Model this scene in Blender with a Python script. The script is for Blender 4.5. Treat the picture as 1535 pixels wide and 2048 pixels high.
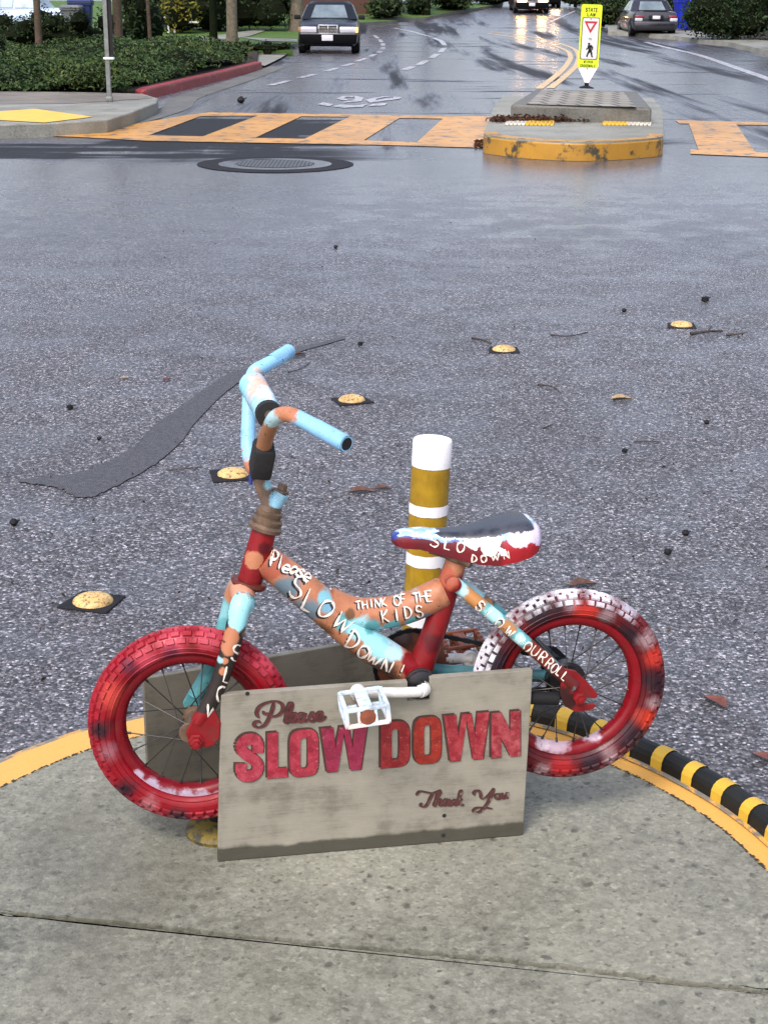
import bpy, bmesh, math, random
import numpy as np
from mathutils import Vector, Matrix
from mathutils.bvhtree import BVHTree
random.seed(7); rng = np.random.default_rng(7)
R = math.radians
S = bpy.context.scene
for o in list(bpy.data.objects): bpy.data.objects.remove(o)
COL = S.collection

# ------------------------------------------------------------------ camera
CAM_H, TILT, ROLL, FOC = 1.466, R(18.4), 0.006, 3080.0
CF = Vector((0, math.cos(TILT), -math.sin(TILT)))
CU0 = Vector((0, math.sin(TILT), math.cos(TILT))); CR0 = Vector((1, 0, 0))
CR = CR0*math.cos(ROLL)+CU0*math.sin(ROLL); CU = CU0*math.cos(ROLL)-CR0*math.sin(ROLL)
CO = Vector((0, 0, CAM_H))
cd = bpy.data.cameras.new('camera'); cam = bpy.data.objects.new('camera', cd); COL.objects.link(cam)
cd.sensor_fit = 'HORIZONTAL'; cd.sensor_width = 36; cd.lens = 36*FOC/1535; cd.clip_end = 3000; cd.clip_start = .05
cam.matrix_world = Matrix(((CR.x, CU.x, -CF.x, CO.x), (CR.y, CU.y, -CF.y, CO.y), (CR.z, CU.z, -CF.z, CO.z), (0, 0, 0, 1)))
S.camera = cam
# ------------------------------------------------------------------ light
SUN_EL, SUN_AZ = R(52), R(205)          # azimuth clockwise from +Y: high, behind the viewer and a little left
world = bpy.data.worlds.new('World'); S.world = world; world.use_nodes = True
wn = world.node_tree.nodes; wl = world.node_tree.links; wn.clear()
sky = wn.new('ShaderNodeTexSky'); sky.sky_type = 'NISHITA'; sky.sun_disc = False
sky.sun_elevation = SUN_EL; sky.sun_rotation = SUN_AZ; sky.dust_density = 4.0; sky.air_density = 1.2; sky.ozone_density = 1.0
hs = wn.new('ShaderNodeHueSaturation'); hs.inputs['Saturation'].default_value = .74
bg = wn.new('ShaderNodeBackground'); bg.inputs['Strength'].default_value = .15
wo = wn.new('ShaderNodeOutputWorld')
tn = wn.new('ShaderNodeMix'); tn.data_type = 'RGBA'; tn.blend_type = 'MULTIPLY'; tn.inputs[0].default_value = 1; tn.inputs[7].default_value = (1.03, .982, 1.025, 1)
wl.new(sky.outputs[0], hs.inputs['Color']); wl.new(hs.outputs[0], tn.inputs[6]); wl.new(tn.outputs[2], bg.inputs['Color']); wl.new(bg.outputs[0], wo.inputs['Surface'])
sl = bpy.data.lights.new('sun', 'SUN'); sl.energy = .95; sl.angle = R(14); sl.color = (1, .97, .92)
so = bpy.data.objects.new('sun', sl); COL.objects.link(so)
sdir = Vector((math.sin(SUN_AZ)*math.cos(SUN_EL), math.cos(SUN_AZ)*math.cos(SUN_EL), math.sin(SUN_EL)))
so.rotation_euler = sdir.to_track_quat('Z', 'Y').to_euler()
S.view_settings.view_transform = 'Standard'; S.view_settings.look = 'None'
S.view_settings.exposure = .94; S.view_settings.gamma = 1
S.cycles.max_bounces = 6

# ------------------------------------------------------------------ measuring helpers
def hill(y):                              # the street is level, then climbs beyond the parked cars
    if y <= 55: return 0.0
    return .00088*(y-55)**2 if y < 88 else .958+.058*32*(1-math.exp(-(y-88)/32))*.62
def ray(x, y): return CF + CR*((x-767.5)/FOC) - CU*((y-1024)/FOC)
def G(x, y, z=0.0):                       # point of the ground (plus z) seen at a place of the photograph
    d = ray(x, y); f = lambda k: CO.z+d.z*k-z-hill(d.y*k)
    a, b = .1, 150/d.y
    if f(b) < 0:
        for _ in range(50):
            m = (a+b)/2
            if f(m) > 0: a = m
            else: b = m
    p = CO+d*b
    return Vector((p.x, p.y, z+hill(p.y)))
def AtY(x, y, Y):                         # point at distance Y
    d = ray(x, y); return CO+d*(Y/d.y)
def lin(r, g, b):
    f = lambda c: (c/255/12.92 if c/255 <= .04045 else ((c/255+.055)/1.055)**2.4)
    return (f(r), f(g), f(b))

# ------------------------------------------------------------------ object helpers
def tag(o, label=None, cat=None, group=None, kind=None):
    if label: o['label'] = label
    if cat: o['category'] = cat
    if group: o['group'] = group
    if kind: o['kind'] = kind
    return o
def empty(name, loc=(0, 0, 0), rz=0.0, M=None):
    o = bpy.data.objects.new(name, None); COL.objects.link(o); o.empty_display_size = .1
    if M is not None: o.matrix_world = M
    else: o.location = loc; o.rotation_euler = (0, 0, rz)
    return o
def basis(d):
    d = Vector(d).normalized(); a = Vector((0, 0, 1)) if abs(d.z) < .9 else Vector((1, 0, 0))
    x = d.cross(a).normalized(); return x, d.cross(x).normalized(), d
class MB:
    def __init__(s): s.v = []; s.f = []; s.m = []
    def add(s, vs, fs, m=0):
        b = len(s.v); s.v += [tuple(p) for p in vs]; s.f += [tuple(i+b for i in f) for f in fs]; s.m += [m]*len(fs); return s
    def box(s, c, size, A=None, m=0):
        c = Vector(c); A = A or (Vector((1, 0, 0)), Vector((0, 1, 0)), Vector((0, 0, 1)))
        x, y, z = (Vector(a)*(k/2) for a, k in zip(A, size))
        vs = [c+x*i+y*j+z*k for k in (-1, 1) for j in (-1, 1) for i in (-1, 1)]
        return s.add(vs, [(0, 2, 3, 1), (4, 5, 7, 6), (0, 1, 5, 4), (2, 6, 7, 3), (0, 4, 6, 2), (1, 3, 7, 5)], m)
    def bbox(s, c, size, bev, A=None, m=0):        # box with chamfered edges
        c = Vector(c); A = [Vector(a) for a in (A or ((1, 0, 0), (0, 1, 0), (0, 0, 1)))]
        bm = bmesh.new(); bmesh.ops.create_cube(bm, size=1)
        for v in bm.verts: v.co = Vector((v.co.x*size[0], v.co.y*size[1], v.co.z*size[2]))
        bmesh.ops.bevel(bm, geom=bm.edges[:], offset=bev, segments=2, affect='EDGES', profile=.5)
        vs = [c+A[0]*v.co.x+A[1]*v.co.y+A[2]*v.co.z for v in bm.verts]; bm.verts.index_update()
        s.add(vs, [[v.index for v in f.verts] for f in bm.faces], m); bm.free(); return s
    def tube(s, pts, r, k=14, cap=True, m=0, closed=False, flat=None):
        pts = [Vector(p) for p in pts]; n = len(pts)
        rr = list(r) if isinstance(r, (list, tuple)) else [r]*n
        T = []
        for i in range(n):
            a = pts[(i-1) % n] if (closed or i) else pts[0]; b = pts[(i+1) % n] if (closed or i < n-1) else pts[-1]
            T.append((b-a).normalized())
        x, y, _ = basis(T[0]); vs = []
        for i in range(n):
            x = (x-T[i]*x.dot(T[i])).normalized(); y = T[i].cross(x)
            for j in range(k):
                a = 2*math.pi*j/k; vs.append(pts[i]+(x*math.cos(a)+y*math.sin(a))*rr[i])
        fs = []
        for i in range(n if closed else n-1):
            i2 = (i+1) % n
            for j in range(k): fs.append((i*k+j, i*k+(j+1) % k, i2*k+(j+1) % k, i2*k+j))
        if cap and not closed: fs += [tuple(range(k))[::-1], tuple(range((n-1)*k, n*k))]
        return s.add(vs, fs, m)
    def lathe(s, prof, o, d, k=24, m=0, cap=True):
        x, y, z = basis(d); o = Vector(o); vs = []
        for r, h in prof:
            for j in range(k):
                a = 2*math.pi*j/k; vs.append(o+z*h+(x*math.cos(a)+y*math.sin(a))*max(r, 1e-5))
        fs = [(i*k+j, (i+1)*k+j, (i+1)*k+(j+1) % k, i*k+(j+1) % k) for i in range(len(prof)-1) for j in range(k)]
        if cap: fs += [tuple(range(k)), tuple(range((len(prof)-1)*k, len(prof)*k))[::-1]]
        return s.add(vs, fs, m)
    def prism(s, poly, ext, m=0, mside=None):
        p = [Vector(q) for q in poly]; e = Vector(ext); n = len(p)
        b = len(s.v); s.v += [tuple(q) for q in p]+[tuple(q+e) for q in p]
        s.f += [tuple(range(b, b+n))[::-1], tuple(range(b+n, b+2*n))]; s.m += [m, m]
        for i in range(n): s.f.append((b+i, b+(i+1) % n, b+n+(i+1) % n, b+n+i)); s.m.append(m if mside is None else mside)
        return s
    def loft(s, rings, cap=True, m=0, closed=True):
        k = len(rings[0]); vs = [p for r_ in rings for p in r_]; fs = []
        for i in range(len(rings)-1):
            for j in range(k if closed else k-1):
                fs.append((i*k+j, i*k+(j+1) % k, (i+1)*k+(j+1) % k, (i+1)*k+j))
        if cap: fs += [tuple(range(k))[::-1], tuple(range((len(rings)-1)*k, len(rings)*k))]
        return s.add(vs, fs, m)
    def build(s, name, mats, parent=None, smooth=40, bevel=0, recalc=True):
        me = bpy.data.meshes.new(name); me.from_pydata(s.v, [], s.f)
        for mt in (mats if isinstance(mats, (list, tuple)) else [mats]): me.materials.append(mt)
        me.polygons.foreach_set('material_index', s.m)
        bm = bmesh.new(); bm.from_mesh(me)
        if recalc: bmesh.ops.recalc_face_normals(bm, faces=bm.faces[:])
        big = [f for f in bm.faces if len(f.verts) > 4]
        if big: bmesh.ops.triangulate(bm, faces=big)
        bm.to_mesh(me); bm.free()
        if smooth:
            me.polygons.foreach_set('use_smooth', [True]*len(me.polygons)); me.set_sharp_from_angle(angle=R(smooth))
        me.update()
        o = bpy.data.objects.new(name, me); COL.objects.link(o)
        if parent: o.parent = parent
        if bevel:
            md = o.modifiers.new('bevel', 'BEVEL'); md.width = bevel; md.segments = 2; md.limit_method = 'ANGLE'
        return o
def spline(p, n=8, closed=False):
    p = [Vector(q) for q in p]; out = []; N = len(p)
    for i in range(N if closed else N-1):
        g = lambda j: p[j % N] if closed else p[max(0, min(N-1, j))]
        a, b, c, d = g(i-1), g(i), g(i+1), g(i+2)
        for t in range(n):
            t /= n
            out.append(.5*((2*b)+(c-a)*t+(2*a-5*b+4*c-d)*t*t+(3*b-a-3*c+d)*t**3))
    if not closed: out.append(p[-1])
    return out
def sweep(mb, path, prof, m=0, mats=None, closed_prof=False):
    """profile points (offset to the left of the path, height) swept along a ground path"""
    P = [Vector(q) for q in path]; n = len(P); rings = []
    for i in range(n):
        t = (P[min(n-1, i+1)]-P[max(0, i-1)]); t.z = 0; t.normalize(); l = Vector((-t.y, t.x, 0))
        rings.append([P[i]+l*a+Vector((0, 0, h)) for a, h in prof])
    k = len(prof)
    for i in range(n-1):
        for j in range(k if closed_prof else k-1):
            mb.add([rings[i][j], rings[i+1][j], rings[i+1][(j+1) % k], rings[i][(j+1) % k]], [(0, 1, 2, 3)], mats[j] if mats else m)
    return mb
def copy_tree(o, parent=None, label=None):
    c = o.copy(); COL.objects.link(c); c.parent = parent
    if label: c['label'] = label
    for ch in [q for q in o.children]: copy_tree(ch, c)
    return c

# ------------------------------------------------------------------ materials
class NT:
    def __init__(s, name):
        s.mat = bpy.data.materials.new(name); s.mat.use_nodes = True; s.t = s.mat.node_tree; s.t.nodes.clear()
        s.out = s.n('ShaderNodeOutputMaterial'); s.b = s.n('ShaderNodeBsdfPrincipled'); s.l(s.b.outputs[0], s.out.inputs['Surface'])
    def n(s, t, **k):
        q = s.t.nodes.new(t)
        for a, v in k.items(): setattr(q, a, v)
        return q
    def l(s, a, b): s.t.links.new(a, b)
    def val(s, sock, v):
        if isinstance(v, bpy.types.NodeSocket): s.l(v, sock)
        elif isinstance(v, (tuple, list)) and len(v) == 3 and sock.type == 'RGBA': sock.default_value = (*v, 1)
        else: sock.default_value = v
    def coord(s, kind='Object', scale=(1, 1, 1)):
        if kind == 'World': src = s.n('ShaderNodeNewGeometry').outputs['Position']
        else: src = s.n('ShaderNodeTexCoord').outputs[kind]
        mp = s.n('ShaderNodeMapping'); mp.inputs['Scale'].default_value = scale; s.l(src, mp.inputs[0]); return mp.outputs[0]
    def noise(s, co, sc, det=4, rough=.6, dist=0.0):
        q = s.n('ShaderNodeTexNoise'); q.inputs['Scale'].default_value = sc; q.inputs['Detail'].default_value = det
        q.inputs['Roughness'].default_value = rough; q.inputs['Distortion'].default_value = dist; s.l(co, q.inputs['Vector']); return q.outputs[0]
    def vor(s, co, sc, feat='F1', out='Distance', rnd=1.0):
        q = s.n('ShaderNodeTexVoronoi'); q.feature = feat; q.inputs['Scale'].default_value = sc
        q.inputs['Randomness'].default_value = rnd; s.l(co, q.inputs['Vector']); return q.outputs[out]
    def ramp(s, f, stops, interp='LINEAR'):
        q = s.n('ShaderNodeValToRGB'); q.color_ramp.interpolation = interp; e = q.color_ramp.elements
        while len(e) < len(stops): e.new(.5)
        for i, (p, c) in enumerate(stops):
            e[i].position = p; c = (c, c, c) if not isinstance(c, (tuple, list)) else c; e[i].color = (*c, 1)
        s.l(f, q.inputs[0]); return q.outputs[0]
    def mr(s, f, a, b, c=0.0, d=1.0, smooth=True):
        q = s.n('ShaderNodeMapRange'); q.interpolation_type = 'SMOOTHSTEP' if smooth else 'LINEAR'
        for i, v in enumerate((f, a, b, c, d)): s.val(q.inputs[i], v)
        return q.outputs[0]
    def mix(s, f, a, b, mode='MIX'):
        q = s.n('ShaderNodeMix'); q.data_type = 'RGBA'; q.blend_type = mode
        s.val(q.inputs[0], f); s.val(q.inputs[6], a); s.val(q.inputs[7], b); return q.outputs[2]
    def math(s, op, a, b=0.0):
        q = s.n('ShaderNodeMath', operation=op); s.val(q.inputs[0], a); s.val(q.inputs[1], b); return q.outputs[0]
    def vm(s, op, a, b=None, sc=None):
        q = s.n('ShaderNodeVectorMath', operation=op); s.val(q.inputs[0], a)
        if b is not None: s.val(q.inputs[1], b)
        if sc is not None: q.inputs['Scale'].default_value = sc
        return q.outputs['Value'] if op in ('LENGTH', 'DOT_PRODUCT', 'DISTANCE') else q.outputs[0]
    def sep(s, v):
        q = s.n('ShaderNodeSeparateXYZ'); s.l(v, q.inputs[0]); return q.outputs
    def bump(s, h, st=.3, dist=.01):
        q = s.n('ShaderNodeBump'); q.inputs['Strength'].default_value = st; q.inputs['Distance'].default_value = dist
        s.l(h, q.inputs['Height']); s.l(q.outputs[0], s.b.inputs['Normal'])
    def fin(s, col, rough=.5, spec=None, metal=None, coat=None):
        s.val(s.b.inputs['Base Color'], col); s.val(s.b.inputs['Roughness'], rough)
        if spec is not None: s.val(s.b.inputs['Specular IOR Level'], spec)
        if metal is not None: s.val(s.b.inputs['Metallic'], metal)
        if coat is not None: s.b.inputs['Coat Weight'].default_value = coat; s.b.inputs['Coat Roughness'].default_value = .05
        return s.mat
def plain(name, col, rough=.5, metal=0.0, var=.12, sc=8.0, spec=.5, coat=None, bump=0.0, kind='Object'):
    t = NT(name); c = t.coord(kind); f = t.noise(c, sc, 5)
    a = tuple(x*(1-var) for x in col); b = tuple(min(1, x*(1+var)) for x in col)
    k = t.ramp(f, [(.3, a), (.7, b)])
    if bump: t.bump(t.noise(c, sc*6, 3), bump, .004)
    return t.fin(k, t.mr(f, .2, .8, max(0, rough-.08), min(1, rough+.08)), spec, metal, coat)
def emit(name, col, strength):
    t = NT(name); t.b.inputs['Emission Color'].default_value = (*col, 1); t.b.inputs['Emission Strength'].default_value = strength
    return t.fin(col, .3)
def leafmat(name, c1, c2, c3):
    t = NT(name); g = t.n('ShaderNodeNewGeometry').outputs['Random Per Island']
    k = t.ramp(g, [(0, c1), (.5, c2), (.85, c2), (1, c3)]); w = t.coord('World')
    k = t.mix(t.mr(t.noise(w, .8, 4, .6), .46, .62, 0, .75), k, t.mix(1.0, k, (1.5, 1.15, .75), 'MULTIPLY')); k = t.mix(t.mr(t.noise(w, 1.7, 3, .6), .5, .66, 0, .7), k, t.mix(1.0, k, (.45, .5, .5), 'MULTIPLY'))
    t.b.inputs['Transmission Weight'].default_value = 0
    return t.fin(k, .6, .2)

def asphalt(name, dark=1.0, far=True):
    t = NT(name); w = t.coord('World')
    n0 = t.noise(w, 9, 3)
    wv = t.vm('ADD', w, t.vm('SCALE', n0, sc=.004))
    v = t.n('ShaderNodeTexVoronoi'); v.inputs['Scale'].default_value = 140; t.l(wv, v.inputs['Vector'])
    cell = t.sep(v.outputs['Color'])[0]
    stone = t.ramp(cell, [(0, .016*dark), (.28, .058*dark), (.60, .140*dark), (.84, .23*dark), (.94, .40*dark), (1, .62*dark)])
    tint = t.ramp(t.sep(v.outputs['Color'])[1], [(0, (.92, .95, 1.08)), (.5, (1, 1, 1.06)), (1, (1.05, 1, 1.04))])
    stone = t.mix(1.0, stone, tint, 'MULTIPLY')
    edge = t.mr(v.outputs['Distance'], .25, .75)
    stone = t.mix(t.math('MULTIPLY', edge, .55), stone, (.022, .022, .026))
    big = t.noise(w, .55, 5, .65); mid = t.noise(w, 2.6, 5, .6)
    stone = t.mix(t.mr(big, .35, .7, .0, .35), stone, (.045, .045, .05))
    s = t.sep(w)
    col = stone
    # wet film: patchy close by, continuous further up the street, broken by dry darker tracks along the lanes
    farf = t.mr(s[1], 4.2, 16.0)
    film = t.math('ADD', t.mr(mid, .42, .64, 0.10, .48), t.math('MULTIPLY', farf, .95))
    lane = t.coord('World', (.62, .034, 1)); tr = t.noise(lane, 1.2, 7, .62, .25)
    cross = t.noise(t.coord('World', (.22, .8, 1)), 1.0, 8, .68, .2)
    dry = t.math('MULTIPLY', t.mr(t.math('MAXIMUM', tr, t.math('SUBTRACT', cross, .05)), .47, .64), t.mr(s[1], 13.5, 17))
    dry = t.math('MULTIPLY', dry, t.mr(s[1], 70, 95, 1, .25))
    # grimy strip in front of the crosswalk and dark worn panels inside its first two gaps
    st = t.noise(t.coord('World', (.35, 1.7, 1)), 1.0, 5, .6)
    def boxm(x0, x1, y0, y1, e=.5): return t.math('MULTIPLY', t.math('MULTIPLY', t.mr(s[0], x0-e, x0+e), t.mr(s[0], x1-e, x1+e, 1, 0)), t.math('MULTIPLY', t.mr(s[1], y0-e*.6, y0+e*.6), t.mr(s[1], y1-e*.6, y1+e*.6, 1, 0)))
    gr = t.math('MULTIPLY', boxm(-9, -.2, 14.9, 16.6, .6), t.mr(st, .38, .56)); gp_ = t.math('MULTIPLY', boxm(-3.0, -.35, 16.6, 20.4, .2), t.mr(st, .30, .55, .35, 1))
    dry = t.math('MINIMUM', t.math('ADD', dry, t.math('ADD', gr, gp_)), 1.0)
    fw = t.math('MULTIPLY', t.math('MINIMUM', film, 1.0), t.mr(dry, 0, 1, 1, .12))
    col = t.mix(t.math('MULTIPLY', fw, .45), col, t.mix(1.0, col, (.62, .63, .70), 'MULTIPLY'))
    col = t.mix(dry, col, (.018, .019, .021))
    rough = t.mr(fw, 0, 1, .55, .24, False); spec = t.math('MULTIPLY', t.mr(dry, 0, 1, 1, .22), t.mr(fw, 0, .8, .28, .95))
    h = t.math('ADD', t.mr(v.outputs['Distance'], 0, .8, 1, 0), t.math('MULTIPLY', cell, .6))
    q = t.n('ShaderNodeBump'); q.inputs['Distance'].default_value = .006; t.val(q.inputs['Strength'], t.mr(fw, 0, 1, .55, .03, False))
    t.l(h, q.inputs['Height']); t.l(q.outputs[0], t.b.inputs['Normal'])
    t.b.inputs['IOR'].default_value = 1.58
    return t.fin(col, rough, spec)
def concrete(name, base=(.200, .203, .160), spots=True, sc=1.0):
    t = NT(name); w = t.coord('World')
    n1 = t.noise(w, 2.2*sc, 6, .65); n2 = t.noise(w, 45, 4, .6); n3 = t.noise(w, 260, 2, .5)
    d = tuple(x*.50 for x in base); b = tuple(min(1, x*1.30) for x in base)
    c = t.ramp(t.math('ADD', t.math('MULTIPLY', n1, .55), t.math('ADD', t.math('MULTIPLY', n2, .33), t.math('MULTIPLY', n3, .12))), [(.36, d), (.5, base), (.64, b)])
    if spots:
        co = t.vm('ADD', w, t.vm('SCALE', t.noise(w, 40, 3), sc=.03))
        for s_, lo, hi, k in ((17, .08, .20, .80), (34, .12, .28, .80), (70, .12, .34, .70)):
            v = t.n('ShaderNodeTexVoronoi'); v.inputs['Scale'].default_value = s_; t.l(co, v.inputs['Vector'])
            pick = t.mr(t.sep(v.outputs['Color'])[0], .55, .75)
            f = t.math('MULTIPLY', t.mr(v.outputs['Distance'], lo, hi, k, 0), pick)
            c = t.mix(f, c, tuple(x*.33 for x in base))
    ag = t.n('ShaderNodeTexVoronoi'); ag.inputs['Scale'].default_value = 170; t.l(w, ag.inputs['Vector'])
    c = t.mix(.34, c, t.mix(1.0, c, t.ramp(t.sep(ag.outputs['Color'])[0], [(0, .35), (.5, .95), (.9, 1.25), (1, 1.9)]), 'MULTIPLY'))
    st = t.noise(w, .9, 4, .55, .5); c = t.mix(t.mr(st, .46, .66, 0, .50), c, tuple(x*.55*k for x, k in zip(base, (1.0, .95, .84))))
    t.bump(t.math('ADD', n3, t.math('MULTIPLY', n2, .8)), .35, .003)
    return t.fin(c, t.mr(n1, .3, .7, .45, .7), .4)
def worn_paint(name, col, under=(.10, .10, .11), amount=.45, sc=30, rough=.45, dirt=.25, wet=False, spec=.35):
    t = NT(name); w = t.coord('World'); n = t.noise(w, sc, 6, .7); n2 = t.noise(w, sc*.12, 5, .6); n3 = t.noise(w, sc*7, 2, .5)
    k = t.mix(t.mr(n2, .4, .75, 0, dirt), col, tuple(x*.35 for x in col))
    k = t.mix(t.mr(n3, .3, .7, 0, .18), k, tuple(x*.6 for x in col))
    k = t.mix(t.mr(n, 1-amount-.06, 1-amount+.06), k, under)
    t.bump(n, .2, .003)
    return t.fin(k, .3 if wet else rough, spec)
def patches(name, base, pl, rough=.38, var=.30, wear=None, sf=.7):
    """hand-painted object: base colour and patches of other colours, each (centre, radius, softness, colour)"""
    t = NT(name); c = t.coord('Object'); n = t.noise(c, 42, 4, .6); nf = t.math('ADD', t.math('MULTIPLY', t.noise(c, 9, 4), .6), t.math('MULTIPLY', t.noise(c, 70, 4, .65), .4)); nh = t.noise(c, 170, 3, .6)
    col = t.ramp(nf, [(.3, tuple(x*(1-var) for x in base)), (.7, tuple(min(1, x*(1+var)) for x in base))])
    for ce, r, soft, cc in pl:
        v = t.vm('MULTIPLY', t.vm('SUBTRACT', c, tuple(ce)), (1, .35, 1)); d = t.vm('LENGTH', v)
        d = t.math('ADD', d, t.math('MULTIPLY', t.math('SUBTRACT', n, .5), r*1.25)); d = t.math('ADD', d, t.math('MULTIPLY', t.math('SUBTRACT', nh, .5), r*.35))
        col = t.mix(t.mr(d, r*(1-soft*sf), r*(1+soft*sf*.45), 1, 0), col, cc)
    nb = t.noise(c, 300, 3); ch = t.noise(c, 75, 6, .72)
    col = t.mix(t.mr(ch, .635, .66, 0, .85), col, (.07, .04, .03)); col = t.mix(t.mr(t.noise(c, 28, 5, .6), .52, .75, 0, .38), col, (.05, .03, .025))
    if wear: col = t.mix(t.mr(t.noise(c, 120, 5, .7), .64, .7), col, wear)
    t.bump(t.math('ADD', t.math('MULTIPLY', nb, .4), n), .12, .002)
    return t.fin(col, t.mr(n, .3, .7, rough-.1, rough+.15), .3)

M = {}
M['road'] = asphalt('wet_asphalt'); M['patch'] = plain('smooth_asphalt_patch', (.062, .064, .071), .55, 0, .35, 60, .3, None, .4, 'World')
M['concrete'] = concrete('rain_spotted_concrete'); M['walk'] = concrete('footpath_concrete', (.235, .24, .205), False)
M['brown_walk'] = concrete('brown_footpath', (.19, .17, .14), False)
M['kerbgrey'] = concrete('grey_kerb', (.12, .12, .105), False); M['gutter'] = concrete('wet_gutter', (.12, .12, .11), False)
M['joint'] = plain('joint_dirt', (.03, .028, .02), .9)
M['kerbyellow'] = worn_paint('yellow_kerb_paint', (.66, .36, .085), (.24, .23, .19), .30, 26)
M['kerbworn'] = worn_paint('worn_kerb_lip', (.60, .34, .09), (.17, .165, .14), .52, 18)
M['islandyellow'] = worn_paint('dirty_yellow_kerb_paint', (.44, .23, .03), (.05, .045, .03), .42, 5, .45, .8)
M['kerbred'] = worn_paint('red_kerb_paint', (.25, .028, .032), (.2, .15, .13), .38, 7, .5, .5, False, .2)
M['xwalk'] = worn_paint('crosswalk_paint', (.60, .29, .05), (.07, .07, .075), .43, 5, .3, .75, True, .16)
M['white_line'] = worn_paint('white_road_paint', (.48, .48, .52), (.1, .1, .11), .46, 9, .3, .3, True)
M['yellow_line'] = worn_paint('yellow_road_paint', (.62, .40, .15), (.1, .1, .11), .40, 10, .3, .4, True, .2)
M['tactile'] = plain('yellow_tactile', (.74, .44, .05), .5, 0, .1)
M['tactile_white'] = plain('worn_tactile', (.6, .57, .48), .5, 0, .2)
M['white'] = plain('white_plastic', (.80, .80, .80), .4, 0, .05); M['black'] = plain('black_rubber', (.009, .009, .010), .7, 0, .3, 8, .25)
M['steel'] = plain('galvanised_steel', (.20, .22, .215), .45, .7, .25, 20); M['dark'] = plain('dark_metal', (.02, .022, .024), .4, .3)
M['chrome'] = plain('chrome', (.6, .6, .62), .2, 1.0, .1)
M['leaf1'] = leafmat('ground_cover_leaves', (.018, .045, .012), (.045, .085, .026), (.10, .13, .05))
M['leaf2'] = leafmat('dark_hedge_leaves', (.008, .02, .007), (.018, .04, .013), (.035, .07, .02))
M['leaf3'] = leafmat('olive_leaves', (.05, .065, .008), (.12, .13, .018), (.2, .18, .03))
M['leaf4'] = leafmat('mid_green_leaves', (.014, .035, .01), (.035, .065, .02), (.07, .10, .035))
M['twig'] = plain('dark_twigs', (.009, .012, .006), .95, 0, .3, 8, .03)
M['bark'] = plain('brown_bark', (.075, .055, .035), .85, 0, .4, 14, .3, None, .8); M['bark2'] = plain('grey_bark', (.14, .12, .085), .85, 0, .4, 14, .3, None, .8)
M['grass'] = NT('lawn_grass'); _t = M['grass']; _w = _t.coord('World')
_k = _t.ramp(_t.noise(_w, 7, 6, .7), [(.3, (.03, .07, .012)), (.55, (.07, .14, .025)), (.75, (.13, .19, .05))]); _t.bump(_t.noise(_w, 60, 3), .6, .03); M['grass'] = _t.fin(_k, .7, .3)
M['soil'] = plain('soil', (.03, .024, .016), .95, 0, .4, 3, .2, None, .5, 'World')
M['hillgrass'] = plain('rough_verge', (.045, .055, .025), .95, 0, .4, .8, .2, None, .5, 'World')
# ================================================================== SETTING
def struct(o): o['kind'] = 'structure'; return o
def sheet(name, xs, ys, z, mat):
    mb = MB(); nx, ny = len(xs), len(ys)
    vs = [(x, y, z+hill(y)) for y in ys for x in xs]
    mb.add(vs, [(j*nx+i, j*nx+i+1, (j+1)*nx+i+1, (j+1)*nx+i) for j in range(ny-1) for i in range(nx-1)])
    return struct(mb.build(name, mat, recalc=False))
YS = [-12, 0, 20, 40, 55]+[55+3*i for i in range(1, 42)]
sheet('ground', [-900, -60, 60, 900], [-60]+YS+[400, 1500], -.06, M['hillgrass']) if False else None
gm = MB(); gy = [-60, 55]+[55+3*i for i in range(1, 35)]+[400, 1500]
gv = [(x, y, (hill(y)-.06)) for y in gy for x in (-900, 0, 900)]
gm.add(gv, [(j*3+i, j*3+i+1, (j+1)*3+i+1, (j+1)*3+i) for j in range(len(gy)-1) for i in range(2)])
struct(gm.build('ground', M['hillgrass'], recalc=False))
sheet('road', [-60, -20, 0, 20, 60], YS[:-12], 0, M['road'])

def flat(polys, name, mat, z=.008, sub=1):
    mb = MB()
    for p in polys: mb.add([G(x, y, z) for x, y in p], [tuple(range(len(p)))])
    o = mb.build(name, mat, recalc=False, smooth=0)
    for p in o.data.polygons:
        if p.normal.z < 0: p.flip()
    return struct(o)
def line(paths, name, mat, hw, z=.008, n=8):
    mb = MB()
    for p in paths:
        P = spline([G(x, y, z) for x, y in p], n)
        sweep(mb, P, [(-hw, 0), (hw, 0)])
        for i, q in enumerate(mb.v): mb.v[i] = (q[0], q[1], z+hill(q[1]))
    o = mb.build(name, mat, recalc=False, smooth=0)
    for q in o.data.polygons:
        if q.normal.z < 0: q.flip()
    return struct(o)
def edge_strip(name, edge, xfar, z, mat, kerb=None):
    """raised ground between a kerb line and far to the side, following the hill"""
    E = sorted([(p.y, p.x) for p in edge]); ys = sorted(set([e[0] for e in E]+[y for y in np.arange(E[0][0], E[-1][0], 2.5)]))
    xs = np.interp(ys, [e[0] for e in E], [e[1] for e in E]); mb = MB(); vs = []
    for x, y in zip(xs, ys): h = z+hill(y); vs += [(x, y, h-z-.05), (x, y, h), (x+(xfar-x)*.5, y, h), (xfar, y, h)]
    n = len(ys)
    for j in range(n-1):
        for i in range(3): mb.add([vs[j*4+i], vs[j*4+i+1], vs[j*4+4+i+1], vs[j*4+4+i]], [(0, 1, 2, 3)], 1 if (i == 0) else 0)
    mb.add([vs[0], vs[1], vs[3], (xfar, ys[0], 0)], [(0, 1, 2, 3)], 0)
    return struct(mb.build(name, [mat, kerb or mat], smooth=0))

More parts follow.
